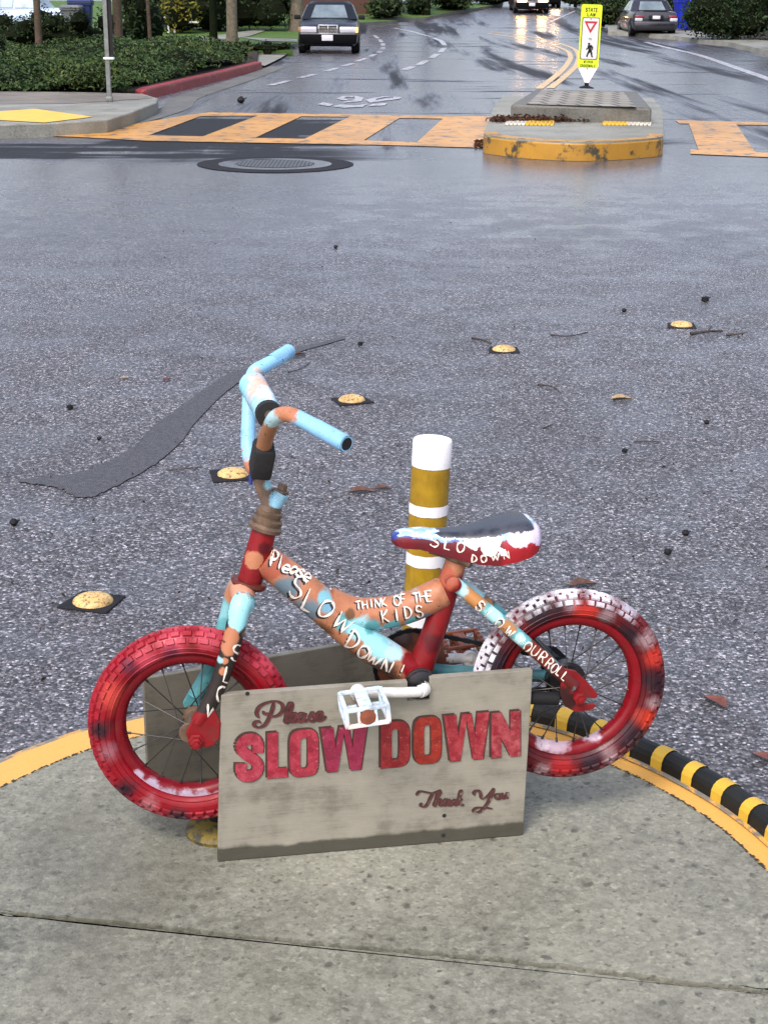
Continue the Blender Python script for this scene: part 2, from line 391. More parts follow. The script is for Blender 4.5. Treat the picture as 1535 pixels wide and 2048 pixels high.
# --- corner island under the bicycle
IZ = .13
inner = [G(x, y, IZ) for x, y in [(0, 1576), (168, 1503), (286, 1472), (420, 1446), (560, 1433), (700, 1430), (860, 1437), (1000, 1457), (1110, 1485), (1213, 1528), (1303, 1570), (1418, 1640), (1535, 1744)]]
a, b = inner[0], inner[-1]
dl = (a-inner[1]).normalized(); dr = (b-inner[-2]).normalized()
ext_l = [a+Vector(q) for q in ((-1.9, -6, 0), (-1.75, -2.6, 0))]+[a+dl*1.0+Vector((-.02, -.28, 0)), a+dl*.45+Vector((0, -.05, 0))]
ext_r = [b+dr*.3+Vector((-.01, -.05, 0)), b+dr*.7+Vector((-.05, -.30, 0))]+[b+Vector(q) for q in ((.50, -2.6, 0), (.55, -6, 0))]
ipath = spline(ext_l+inner+ext_r, 6)
for p in ipath: p.z = IZ
kb = MB()
sweep(kb, [Vector((p.x, p.y, 0)) for p in ipath], [(0, IZ-.003), (.080, IZ-.003), (.100, IZ-.008), (.113, IZ-.024), (.125, 0)], 0, [0, 1, 0, 0])
struct(kb.build('kerb', [M['kerbyellow'], M['kerbworn']]))
mb = MB(); dp = [p for p in ipath[20:-20]]; dp = spline(dp, 6)
for i in range(len(dp)-1):
    if rng.random() < .16: continue
    t_ = (dp[i+1]-dp[i]).normalized(); q = Vector((-t_.y, t_.x, 0)); w0, w1 = .0012+.0045*rng.random()**2, -.001-.003*rng.random()**2; z_u = Vector((0, 0, .0012))
    mb.add([dp[i]+q*w1+z_u, dp[i+1]+q*w1*.8+z_u, dp[i+1]+q*w0+z_u, dp[i]+q*w0*.7+z_u], [(0, 1, 2, 3)])
struct(mb.build('kerb_joint', M['joint'], recalc=False, smooth=0))
joint = [G(x, y, IZ) for x, y in [(-260, 1805), (0, 1826), (460, 1870), (660, 1890), (1040, 1925), (1300, 1957), (1535, 1985), (1800, 2018)]]
jl, jr = joint[0], joint[-1]; dj = (joint[0]-joint[1]).normalized(); dk = (joint[-1]-joint[-2]).normalized()
joint = [jl+dj*2.5]+joint+[jr+dk*2.2]
def jag(P, off):
    out = []
    for p in spline(P, 14): out.append(p+Vector((rng.normal()*.0012, off+rng.normal()*.0018, 0)))
    return out
def clip_poly(name, top, mat, z0, z1):
    mb = MB(); mb.prism([Vector((p.x, p.y, z0)) for p in top], (0, 0, z1-z0)); return struct(mb.build(name, mat, smooth=30))
jb = jag(joint, .0065); jf = jag(joint, -.0065)
# rear slab: kerb line, closed along the joint
jx0, jx1 = jb[0].x, jb[-1].x
top = [p for p in ipath if p.y > np.interp(p.x, [q.x for q in jb], [q.y for q in jb])]
clip_poly('pavement', top+[q for q in jb[::-1] if top[0].x < q.x < top[-1].x], M['concrete'], -.02, IZ)
low = [p for p in ipath if p.y < np.interp(p.x, [q.x for q in jf], [q.y for q in jf])]
lo_l = [p for p in low if p.x < 0]; lo_r = [p for p in low if p.x > 0]
clip_poly('pavement', [q for q in jf if lo_l[-1].x < q.x < lo_r[0].x]+lo_r+lo_l, M['concrete'], -.02, IZ)
mb = MB(); mb.prism([Vector((p.x, p.y, -.02)) for p in jag(joint, .02)]+[Vector((p.x, p.y, -.02)) for p in jag(joint, -.02)[::-1]], (0, 0, IZ+.002)); struct(mb.build('pavement_joint', M['joint']))

# --- crosswalk and lane markings
XW = [[(416, 224), (356, 232), (318, 239), (218, 255), (188, 261), (0, 263), (-140, 262), (-140, 267), (0, 267.5), (150, 273), (297, 281), (297, 270), (401, 231.5)],
      [(416, 224), (401, 231.5), (515, 230.5), (602, 232), (698, 233), (798, 235.5), (885, 236.5), (990, 239), (998, 232), (760, 229)],
      [(297, 270), (406, 272), (510, 275), (609, 277), (727, 280), (833, 284), (965, 288.5), (965, 295), (760, 289), (297, 281)],
      [(515, 230.5), (602, 232), (510, 275), (406, 272)], [(698, 233), (798, 235.5), (727, 280), (609, 277)], [(885, 236.5), (990, 239), (965, 288.5), (833, 284)],
      [(1350, 240), (1377, 240.5), (1535, 244), (1700, 248), (1700, 253), (1535, 249.5), (1472, 248.5), (1377, 246.5), (1358, 246.5)],
      [(1377, 246.5), (1472, 248.5), (1510, 304), (1396, 299)], [(1380, 298), (1396, 299), (1510, 304), (1700, 312), (1700, 321), (1535, 313.5), (1380, 307)],
      [(1575, 251), (1660, 252), (1760, 314), (1650, 310)]]
flat(XW, 'crosswalk', M['xwalk'])
line([[(650, 142), (675, 135)], [(686, 131.5), (705, 126)], [(713, 122), (733, 115.5)], [(739, 112.5), (751, 107.5)], [(756, 105), (762, 101)], [(764, 98.5), (766, 93.5)], [(766, 91), (765, 86)], [(763, 84), (759, 78)], [(756, 76), (748, 70)],
      [(600, 155), (630, 147.5)], [(540, 170), (578, 160.5)]], 'lane_line', M['white_line'], .075)
line([[(787, 55), (825, 63), (862, 73)], [(867, 75), (882, 82), (889, 90)], [(888, 95), (880, 104)], [(875, 107), (862, 115)], [(853, 120), (836, 129)], [(826, 132), (808, 139)]], 'lane_line', M['white_line'], .09)
line([[(1100, 175.5), (1135, 147), (1153, 128), (1156, 109), (1143, 95), (1103, 82), (1048, 71), (985, 63)], [(1077, 176.5), (1119, 144), (1136, 124), (1140, 111), (1128, 98.5), (1083, 85), (1030, 74), (972, 66)]], 'centre_line', M['yellow_line'], .07)
line([[(1290, 83), (1347, 97.5), (1402, 111), (1472, 135), (1535, 157), (1620, 190)]], 'lane_line', M['white_line'], .11)
line([[(1092, 46), (1120, 34), (1149, 21)]], 'lane_line', M['white_line'], .06)
def z_(p, s, x0, y0): return [(x0+x*s, y0+y*s) for x, y in p]
SH = [[(175, 195), (230, 175), (345, 190), (300, 214)], [(330, 215), (400, 197), (560, 206), (690, 190), (640, 220), (450, 230)], [(690, 215), (740, 190), (895, 182), (860, 205)],
      [(370, 135), (430, 110), (560, 108), (545, 118), (480, 118), (440, 132), (490, 146), (480, 156), (420, 150)], [(560, 108), (655, 125), (625, 162), (440, 178), (445, 166), (520, 160), (560, 140)],
      [(660, 150), (740, 130), (850, 113), (930, 116), (850, 124), (780, 140), (770, 152), (860, 138), (950, 132), (960, 116), (1045, 122), (1005, 142), (860, 158), (720, 178)]]
flat([z_(p, .1954, 600, 170) for p in SH], 'bicycle_lane_symbol', M['white_line'])
P1 = [(36, 959), (90, 952), (137, 948), (205, 929), (274, 888), (296, 861), (340, 828), (388, 792), (456, 747), (497, 735), (560, 705), (690, 672)]
P2 = [(36, 963), (80, 968), (114, 975), (141, 988), (173, 994), (205, 984), (255, 959), (315, 924), (365, 879), (392, 842), (456, 779), (497, 756), (565, 716), (690, 676)]
Q1 = spline([Vector((x, y, 0)) for x, y in P1], 30); Q2 = spline([Vector((x, y, 0)) for x, y in P2], 30); mb = MB(); NQ = 90
def at_f(Q, f): i = min(len(Q)-2, int(f*(len(Q)-1))); return Q[i].lerp(Q[i+1], f*(len(Q)-1)-i)
for i in range(NQ+1):
    f = i/NQ; a_, b_ = at_f(Q1, f), at_f(Q2, f); A_, B_ = G(a_.x, a_.y, .004), G(b_.x, b_.y+.3, .004); d_ = (A_-B_); L_ = max(d_.length, 1e-4); d_ /= L_
    A_ += d_*rng.normal()*min(.007, L_*.2); B_ -= d_*rng.normal()*min(.007, L_*.2)
    mb.v += [tuple(A_), tuple((A_+B_)/2), tuple(B_)]
for i in range(NQ):
    for k_ in (0, 1): mb.f.append((3*i+k_, 3*i+k_+1, 3*i+4+k_, 3*i+3+k_)); mb.m.append(0)
o = struct(mb.build('asphalt_patch', M['patch'], recalc=False, smooth=0))
for q in o.data.polygons:
    if q.normal.z < 0: q.flip()

# --- left corner pavement, planting bed, lawn and paths
bl = [G(x, y, .15) for x, y in [(-500, 184), (0, 182), (150, 183.5), (286, 187)]]
fr = [G(x, y, .15) for x, y in [(316, 196), (313, 204), (292, 212), (260, 225), (215, 239), (90, 246), (-500, 262)]]
mb = MB(); mb.prism([Vector((p.x, p.y, -.03)) for p in bl+fr], (0, 0, .18)); struct(mb.build('pavement', M['walk'], bevel=.015))
bk = [G(x, y, .154) for x, y in [(-500, 184.5), (0, 183), (150, 184.5), (284, 188), (305, 196), (150, 206), (0, 207.5), (-500, 213)]]
mb = MB(); mb.add(bk, [tuple(range(8))]); o = struct(mb.build('footpath', M['brown_walk'], recalc=False, smooth=0))
if o.data.polygons[0].normal.z < 0:
    for q in o.data.polygons: q.flip()
flat([[(-60, 231), (0, 222), (70, 217), (185, 233), (89, 244.5), (-60, 236)]], 'tactile_paving', M['tactile'], .158)
gut = [G(x, y, 0) for x, y in [(215, 246), (270, 232), (322, 215), (345, 196), (420, 172), (480, 153), (540, 132)]]
mb = MB(); sweep(mb, spline(gut, 5), [(0, .006), (-.42, .006)]); struct(mb.build('gutter', M['gutter'], recalc=False))
rk = [G(x, y, .16) for x, y in [(291, 179.5), (300, 175), (335, 167), (370, 159), (440, 143), (522, 123)]]
rk = spline(rk, 5); rk = [Vector((p.x, p.y, 0)) for p in rk]
RP = [(-.02, 0), (-.01, .13), (0, .155), (.015, .16), (.15, .16), (.15, 0)]; mb = MB(); sweep(mb, rk, RP); mb.add(mb.v[0:2]+[mb.v[3]], []) if False else None
t_ = (rk[1]-rk[0]).normalized(); l_ = Vector((-t_.y, t_.x, 0)); mb.add([rk[0]+l_*a+Vector((0, 0, h)) for a, h in RP]+[rk[0]-t_*.09+l_*.09+Vector((0, 0, .12)), rk[0]-t_*.09+l_*.09], [(0, 1, 7), (1, 6, 7), (1, 2, 6), (2, 3, 6), (3, 4, 6), (4, 5, 7, 6)])
t_ = (rk[-1]-rk[-2]).normalized(); l_ = Vector((-t_.y, t_.x, 0)); mb.add([rk[-1]+l_*a+Vector((0, 0, h)) for a, h in RP], [tuple(range(6))]); struct(mb.build('kerb', M['kerbred']))
rk2 = [(p.x-.1, p.y) for p in rk]
YB = G(150, 184, .15).y
bed_edge = [Vector((p[0], p[1], 0)) for p in rk2]+[Vector((-3.6, 45, 0))]
edge_strip('planting_bed', bed_edge, -60, .14, M['soil'])
lawn_edge = [G(x, y, .15) for x, y in [(586, 99), (612, 82), (690, 46), (725, 38), (795, 40), (850, 34), (900, 23), (955, 15), (1005, 6)]]
lawn_edge = [Vector((-3.2, 45.6, 0))]+lawn_edge
edge_strip('lawn', lawn_edge, -70, .15, M['grass'], M['kerbgrey'])
flat([[(394, 73), (457, 67), (512, 58.5), (545, 55), (530, 61), (496, 72), (451, 78), (399, 82)], [(479, 73.5), (512, 75), (595, 77.5), (595, 83), (529, 81.5), (495, 76)]], 'path', M['walk'], .17)
flat([[(490, 104), (563, 102), (586, 99.5), (560, 116), (529, 131), (502, 124)]], 'driveway', M['walk'], .05)

# --- right pavement and verge
rk = [G(x, y, .15) for x, y in [(1215, 62), (1290, 66), (1351, 71), (1396, 78), (1455, 83), (1510, 95), (1560, 106), (1750, 150), (2000, 215)]]
rb = [G(x, y, .15) for x, y in [(2000, 170), (1750, 112), (1535, 81), (1462, 73), (1407, 63), (1353, 57.5), (1290, 50), (1215, 46)]]
mb = MB(); mb.add(rk+rb, [tuple(range(len(rk)+len(rb)))]); sweep(mb, [p for p in rk], [(0, 0), (-.03, -.17)])
o = mb.build('pavement', M['walk'], recalc=False, smooth=0); struct(o)
for q in o.data.polygons:
    if q.normal.z < -.2: q.flip()
edge_strip('verge', [G(x, y, .13) for x, y in [(2000, 170), (1750, 112), (1535, 81), (1462, 73), (1407, 63), (1353, 57.5)]]+[G(1230, 46, .13), Vector((17, 130, 0))], 70, .13, M['soil'])

# ================================================================== PLANTS
def leaf_mesh(name, pts, size, mats, parent=None, up=.5, midx=None, core=None):
    n = len(pts); pts = np.asarray(pts, float)
    nrm = rng.normal(size=(n, 3)); nrm[:, 2] = np.abs(nrm[:, 2])+up; nrm[:, 1] -= .35
    nrm /= np.linalg.norm(nrm, axis=1)[:, None]
    t = rng.normal(size=(n, 3)); t -= nrm*(t*nrm).sum(1)[:, None]; t /= np.linalg.norm(t, axis=1)[:, None]
    b = np.cross(nrm, t); s = (size*rng.uniform(.6, 1.35, n))[:, None]
    bend = nrm*s*.18
    V = np.stack([pts-t*s*.5, pts+b*s*.24+bend, pts+t*s*.5, pts-b*s*.24+bend], 1).reshape(-1, 3)
    F = np.arange(4*n).reshape(-1, 4)
    me = bpy.data.meshes.new(name); nv = len(V)
    cv, cf = core if core else ([], [])
    me.from_pydata([tuple(p) for p in V]+[tuple(p) for p in cv], [], [tuple(f) for f in F]+[tuple(i+nv for i in f) for f in cf])
    for mt in mats: me.materials.append(mt)
    mi = np.zeros(len(me.polygons), int)
    if midx is not None: mi[:n] = midx
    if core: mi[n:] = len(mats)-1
    me.polygons.foreach_set('material_index', mi); me.update()
    o = bpy.data.objects.new(name, me); COL.objects.link(o)
    if parent: o.parent = parent
    return o
def blob(c, r, seed, k=2):
    bm = bmesh.new(); bmesh.ops.create_icosphere(bm, subdivisions=k, radius=1); bm.verts.index_update()
    vs = []
    for v in bm.verts:
        p = v.co; q = 1+.12*math.sin(p.x*4+seed)*math.cos(p.y*5+seed*2)+.08*math.sin(p.z*7+seed*3)
        vs.append((c[0]+p.x*r[0]*q, c[1]+p.y*r[1]*q, c[2]+p.z*r[2]*q))
    fs = [[v.index for v in f.verts] for f in bm.faces]; bm.free(); return vs, fs
def cloud(lumps, dens, shell=.35):
    """leaf places in the outer shell of many overlapping lumps"""
    out = []
    for (c, r) in lumps:
        n = max(10, int(dens*(r[0]*r[1]+r[1]*r[2]+r[0]*r[2])))
        d = rng.normal(size=(n, 3)); d /= np.linalg.norm(d, axis=1)[:, None]
        q = (1-shell*rng.random(n)**1.5)[:, None]*(1+.12*rng.normal(size=(n, 1)))
        out.append(np.array(c)+d*q*np.array(r))
    return np.concatenate(out)
def merge_cores(cs):
    V, F = [], []
    for v, f in cs:
        F += [tuple(i+len(V) for i in q) for q in f]; V += v
    return V, F
def shrub(name, c, r, label, cat, leaf=.12, dens=160, mat='leaf2', lumps=9, group=None, boxy=False):
    """c = base point, r = half sizes (x, y, height)"""
    root = empty(name, c); L = []; cores = []
    for i in range(lumps):
        if boxy: p = (rng.uniform(-.85, .85)*r[0], rng.uniform(-.7, .7)*r[1], r[2]*rng.uniform(.25, .78)); q = (max(.35*r[0]/max(1, lumps/6), r[2]*.32), r[1]*.4, r[2]*.30)
        else:
            a = rng.uniform(0, 6.28); k = math.sqrt(rng.random())*.6
            p = (math.cos(a)*k*r[0], math.sin(a)*k*r[1], r[2]*rng.uniform(.3, .72)); q = (r[0]*rng.uniform(.35, .5), r[1]*rng.uniform(.35, .5), r[2]*rng.uniform(.26, .36))
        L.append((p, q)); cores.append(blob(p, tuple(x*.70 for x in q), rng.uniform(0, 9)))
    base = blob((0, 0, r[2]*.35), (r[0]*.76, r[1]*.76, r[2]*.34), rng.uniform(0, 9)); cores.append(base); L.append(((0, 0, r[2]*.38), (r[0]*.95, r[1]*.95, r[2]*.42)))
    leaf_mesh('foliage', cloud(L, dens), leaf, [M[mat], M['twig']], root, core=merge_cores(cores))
    mb = MB()
    for i in range(4): a = i*1.6; mb.tube([(math.cos(a)*.05, math.sin(a)*.05, -.1), (math.cos(a)*.2*r[0], math.sin(a)*.2*r[1], r[2]*.5)], [.05, .02], 6)
    mb.build('stem', M['bark'], root)
    return tag(root, label, cat, group)
def tree(c, h, tr, crown, label, mat='leaf2', bark='bark', leaf=.3, dens=26, lean=(0, 0), group='street trees', branch=True):
    root = empty('tree', c); mb = MB()
    pts = [(lean[0]*t*h+.04*math.sin(t*7), lean[1]*t*h+.04*math.cos(t*5), -.15+t*(h+.15)) for t in (0, .08, .3, .55, .8, 1)]
    mb.tube(pts, [tr*1.35, tr*1.05, tr*.95, tr*.8, tr*.55, tr*.2], 10); top = Vector(pts[4])
    L = []; 
    for i in range(9):
        a = i*2.4; k = .35+.5*rng.random(); p = Vector((lean[0]*h+math.cos(a)*crown[0]*k, lean[1]*h+math.sin(a)*crown[0]*k, crown[1]+crown[2]*rng.uniform(-.6, .9)))
        mb.tube([Vector(pts[3]), Vector(pts[3]).lerp(p, .5)+Vector((0, 0, .3)), p], [tr*.45, tr*.28, tr*.08], 6)
        L.append((tuple(p), (crown[0]*.45, crown[0]*.45, crown[2]*.5)))
    mb.build('trunk', M[bark], root)
    leaf_mesh('crown', cloud(L, dens, .6), leaf, [M[mat]], root)
    return tag(root, label, 'tree', group)

# ground cover in the corner bed
def bedz(x, y): return .26+.10*math.sin(x*1.9+y*.7)+.08*math.sin(x*4.1-y*1.3)+.06*math.sin(y*2.2+x*.6)+.16*min(1, max(0, (y-25)/8))*min(1, max(0, (x+6.5)/2))
px, pz = [], []
rkx = np.array([p[0] for p in rk2]); rky = np.array([p[1] for p in rk2])
cv, cf = [], []
while len(px) < 36000:
    y = YB+.08+19.5*rng.random()**1.8; xr = np.interp(y, rky, rkx)-.12 if y < rky[-1] else rkx[-1]-.3-(y-rky[-1])*.25
    x = xr-(9.5)*rng.random()**1.15; hh = bedz(x, y); e = min(1, (xr-x+.06)/.5, (y-YB)/.5); hh *= .28+.72*math.sqrt(max(0, e))
    z = hh*(1-.75*rng.random()**2.2) if e < 1 else hh*(1-.3*rng.random()**2)
    px.append((x, y, .14+z))
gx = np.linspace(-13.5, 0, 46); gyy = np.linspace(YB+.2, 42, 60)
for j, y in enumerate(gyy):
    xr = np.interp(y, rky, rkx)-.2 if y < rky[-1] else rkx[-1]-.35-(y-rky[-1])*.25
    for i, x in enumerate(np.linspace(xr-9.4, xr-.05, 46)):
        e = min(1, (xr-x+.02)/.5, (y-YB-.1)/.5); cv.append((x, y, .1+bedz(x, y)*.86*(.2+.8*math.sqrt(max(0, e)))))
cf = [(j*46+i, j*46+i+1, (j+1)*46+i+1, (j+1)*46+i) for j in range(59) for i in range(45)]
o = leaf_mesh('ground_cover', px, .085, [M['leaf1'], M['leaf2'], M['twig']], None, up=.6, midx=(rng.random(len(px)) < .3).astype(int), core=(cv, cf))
tag(o, 'low dense green shrubbery filling the bed behind the corner pavement', 'ground cover', None, 'stuff')
# ------------------------------------------------------------------ hedges, shrubs, trees
def at_px(x, y, z=.14): return G(x, y, z)
def placed(px, py, wpx, hpx, depth, name, label, cat, **k):
    """shrub whose foot is seen at (px, py) of the photograph, wpx wide and hpx tall there"""
    c = at_px(px, py); s = c.y/FOC/.95
    return shrub(name, c, (wpx*s/2, depth, hpx*s*1.02), label, cat, **k)
placed(100, 101, 290, 72, 1.3, 'hedge', 'clipped dark hedge behind the corner ground cover, in front of the pale blue car', 'hedge', leaf=.10, dens=260, lumps=20, boxy=True)
placed(-20, 135, 70, 78, .8, 'shrub', 'rounded dark shrub cut by the picture edge left of the thin brown trunk', 'shrub', leaf=.1, dens=220, mat='leaf4')
placed(292, 92, 90, 110, 1.6, 'shrub', 'tall black-green shrub directly behind the grey sign post', 'shrub', leaf=.16, dens=120)
placed(362, 66, 80, 85, 1.6, 'shrub', 'yellow-olive shrub between the white railing and the dark trunk', 'shrub', leaf=.17, dens=110, mat='leaf3')
placed(425, 62, 90, 110, 2.0, 'shrub', 'dark shrub behind the two trunks at the end of the pale path', 'shrub', leaf=.2, dens=90)
placed(520, 50, 150, 110, 2.4, 'shrub', 'wide near-black shrub behind the lawn, left of the parked black car', 'shrub', leaf=.22, dens=90, lumps=12)
placed(415, 60, 360, 120, 1.5, 'hedge', 'long tall near-black hedge across the back of the lawn', 'hedge', leaf=.2, dens=70, lumps=30, boxy=True)
placed(535, 101, 110, 17, .5, 'hedge', 'low dark ivy strip between the driveway and the lawn', 'hedge', leaf=.1, dens=200, boxy=True, lumps=10)
placed(455, 116, 100, 34, 1.0, 'shrub', 'small brown-green shrub at the foot of the pale grey trunk', 'shrub', leaf=.1, dens=220, mat='leaf4')
placed(770, 36, 80, 42, 2.0, 'shrub', 'round green shrub on the far kerb corner beyond the black car', 'shrub', leaf=.2, dens=100, mat='leaf4')
placed(835, 27, 60, 40, 2.0, 'shrub', 'dark shrub beside the far black trunk', 'shrub', leaf=.2, dens=90)
placed(905, 17, 80, 36, 2.5, 'hedge', 'distant green hedge right of the far black trunk', 'hedge', leaf=.24, dens=90, mat='leaf4')
placed(985, 8, 90, 36, 2.5, 'hedge', 'farthest dark hedge left of the oncoming headlights', 'hedge', leaf=.24, dens=90)
placed(1470, 78, 190, 120, 1.6, 'hedge', 'big clipped dark green hedge along the right pavement', 'hedge', leaf=.13, dens=330, mat='leaf2', lumps=16, boxy=True)
placed(1620, 100, 160, 150, 1.6, 'hedge', 'continuation of the dark hedge past the right picture edge', 'hedge', leaf=.2, dens=110, mat='leaf2', lumps=10, boxy=True)
placed(1205, 48, 90, 62, 2.0, 'hedge', 'dark hedge behind the yellow crossing sign, left of the grey car', 'hedge', leaf=.14, dens=220, mat='leaf4', lumps=10)
placed(1330, 44, 150, 62, 2.0, 'hedge', 'dark hedge behind the grey car and the blue bins', 'hedge', leaf=.14, dens=220, mat='leaf2', lumps=12, boxy=True)
placed(1150, 10, 60, 40, 2.5, 'shrub', 'distant dark shrub behind the top of the yellow crossing sign', 'shrub', leaf=.24, dens=80)
tree(at_px(77, 108), 6.5, .085, (1.9, 4.9, 1.4), 'thin brown trunk rising in front of the dark clipped hedge')
tree(at_px(236, 104), 7.5, .12, (2.2, 5.4, 1.6), 'brown trunk just right of the grey sign post', bark='bark')
tree(at_px(463, 92), 7.5, .16, (2.1, 5.4, 1.5), 'pale grey trunk at the near edge of the lawn', bark='bark2', mat='leaf4')
tree(at_px(426, 86), 7, .12, (1.9, 5.2, 1.5), 'dark trunk just left of the pale grey trunk', bark='twig')
tree(at_px(592, 62), 8, .28, (2.4, 6, 1.8), 'thick grey-green trunk behind the left mirror of the parked black car', bark='bark2', mat='leaf4')
tree(at_px(852, 30), 8, .17, (2.2, 6, 1.7), 'black trunk on the far left kerb beyond the side street', bark='twig')
tree(at_px(1391, 60), 7, .13, (2.0, 5.6, 1.6), 'pale trunk beside the blue bins on the right pavement', bark='bark2')
tree(at_px(300, 104), 5.5, .05, (1.5, 4.2, 1.2), 'thin slanting stem in the corner bed right of the sign post', bark='bark', lean=(-.03, 0), mat='leaf3')

# ------------------------------------------------------------------ cars
M['blackpaint'] = plain('black_car_paint', (.004, .005, .007), .3, 0, .2, 3, .25, .25)
M['greypaint'] = plain('grey_car_paint', (.026, .027, .036), .3, .4, .15, 3, .5, .6)
M['bluepaint'] = plain('pale_blue_car_paint', (.42, .55, .72), .3, 0, .08, 3, .5, .6)
M['redpaint'] = plain('dark_red_car_paint', (.05, .012, .01), .3, 0, .2, 3, .5, .6)
M['glass'] = plain('car_glass', (.30, .37, .38), .12, .6, .35, 2, .9)
M['lamp'] = plain('lamp_glass', (.55, .55, .60), .15, .2, .15, 6, .8); M['trimblack'] = plain('matt_black_trim', (.003, .003, .004), .7, 0, .2, 5, .08); M['dullsteel'] = plain('dull_trim', (.16, .17, .18), .4, .4); M['amberoff'] = plain('amber_lens', (.35, .16, .06), .3); M['amber'] = emit('amber_lamp', (1.0, .45, .12), 1.2)
M['tail'] = plain('tail_lamp', (.22, .02, .025), .15, 0, .2, 6, .8); M['plate'] = plain('number_plate', (.6, .6, .66), .4, 0, .2, 40)
M['lit'] = emit('lit_headlamp', (1.0, .55, .22), 34)
def sedan(name, loc, rz, paint, label, L=4.5, W=1.74, H=1.43, group=None, front='old', lit=False, detail=True):
    root = empty(name, loc, rz); h = L/2; w = W/2
    ST = [(h, .80, .50, .36), (h-.05, .90, .68, .26), (h-.22, .97, .76, .2), (h-.75, 1, .85, .19), (h-1.30, 1, .93, .19), (0, 1, .95, .19), (-h+1.15, 1, .97, .19), (-h+.35, .97, .98, .2), (-h+.07, .91, .95, .27), (-h, .84, .72, .36)]
    rings = []
    for y, k, zt, zb in ST:
        ww = w*k; half = [(ww*.86, zb), (ww*.97, zb+.10), (ww, zb+(zt-zb)*.45), (ww*.985, zt-.15), (ww*.93, zt-.035), (ww*.55, zt+.012), (0, zt+.025)]
        rings.append([(x, y, z) for x, z in half]+[(-x, y, z) for x, z in half[-2::-1]])
    mb = MB(); mb.loft(rings)
    bf, br, tf, tr_ = h-1.28, -h+.95, h-2.02, -h+1.62
    def cab(t):
        k = t; wb = w*(.93-.21*k); yf = bf+(tf-bf)*k; yr = br+(tr_-br)*k; z = .93+(H-.99)*k
        return [(wb, yf-.10, z), (wb*.72, yf, z+.0), (-wb*.72, yf, z), (-wb, yf-.10, z), (-wb, yr+.10, z), (-wb*.72, yr, z), (wb*.72, yr, z), (wb, yr+.10, z)]
    r2 = cab(.97); r3 = [(x*.86, y*1.0+(.10 if y < 0 else -.12), H) for x, y, z in r2]
    mb.loft([cab(0), cab(.9), r2, r3]); body = mb.build('body', M[paint], root, smooth=35)
    def pane(nm, q, off, mat='glass'):
        q = [Vector(a) for a in q]; n = (q[1]-q[0]).cross(q[2]-q[1]).normalized()
        m_ = MB(); m_.prism([a+n*off for a in q], n*-.02); return m_.build(nm, M[mat], root, smooth=0)
    a, b2 = cab(.08), cab(.88)
    L3 = lambda p, q, t: Vector(p).lerp(Vector(q), t)
    pane('windshield', [L3(a[2], a[1], .03), L3(a[1], a[2], .03), L3(b2[1], b2[2], .05), L3(b2[2], b2[1], .05)][::-1], .008)
    pane('rear_window', [L3(a[6], a[5], .04), L3(a[5], a[6], .04), L3(b2[5], b2[6], .06), L3(b2[6], b2[5], .06)][::-1], .008)
    for i, j, sg in ((0, 7, 1), (3, 4, -1)):
        for t0, t1 in ((.06, .5), (.54, .94)):
            q = [L3(a[i], a[j], t0), L3(a[i], a[j], t1), L3(b2[i], b2[j], t1-.02), L3(b2[i], b2[j], t0+.05)]
            pane('side_window', q if sg > 0 else q[::-1], -.008)
    for sx in (1, -1):
        for y in (h-.83, -h+.92):
            m_ = MB(); m_.lathe([(.20, -.10), (.29, -.11), (.315, -.08), (.315, .08), (.29, .11), (.20, .10)], (sx*(w-.11), y, .315), (sx, 0, 0), 24)
            wh = m_.build('wheel', M['black'], root)
            m_ = MB(); m_.lathe([(.02, .115), (.06, .112), (.19, .085), (.205, .105), (.205, .05)], (sx*(w-.11), y, .315), (sx, 0, 0), 20); m_.build('rim', M['steel'], wh)
            m_ = MB(); m_.lathe([(.355, -.02), (.355, .006), (.0, .006)], (sx*(w*.985), y, .33), (sx, 0, 0), 24); m_.build('wheel_arch', M['black'], root)
        m_ = MB(); m_.bbox((sx*(w+.07), bf-.28, .98), (.19, .10, .13), .03); m_.build('side_mirror', M['black'], root)
    if front == 'old':
        m_ = MB(); m_.bbox((0, h-.02, .42), (W*.93, .20, .30), .06); m_.build('bumper', M['trimblack'], root)
        m_ = MB(); m_.bbox((0, h+.075, .545), (W*.90, .03, .035), .01); m_.build('bumper_trim', M['dullsteel'], root)
        for sx in (1, -1):
            m_ = MB(); m_.bbox((sx*.55, h-.03, .655), (.46, .10, .17), .03); m_.build('headlight', M['lit'] if lit else M['lamp'], root)
            m_ = MB(); m_.bbox((sx*.81, h-.08, .655), (.08, .12, .15), .02); m_.build('indicator', M['amber'] if sx < 0 else M['amberoff'], root)
        m_ = MB(); m_.bbox((0, h-.01, .66), (.50, .08, .20), .02); g = m_.build('grille', M['dark'], root)
        m_ = MB()
        for x, z, sx, sz in ((0, .775, .56, .035), (0, .56, .50, .02), (-.265, .665, .03, .22), (.265, .665, .03, .22), (0, .665, .025, .2)): m_.bbox((x, h+.035, z), (sx, .03, sz), .006)
        for z in (.60, .64, .68, .72): m_.box((0, h+.032, z), (.5, .01, .012))
        m_.build('grille_frame', M['chrome'], g)
        m_ = MB(); m_.bbox((.02, h+.09, .44), (.32, .02, .16), .006); m_.build('number_plate', M['plate'], root)
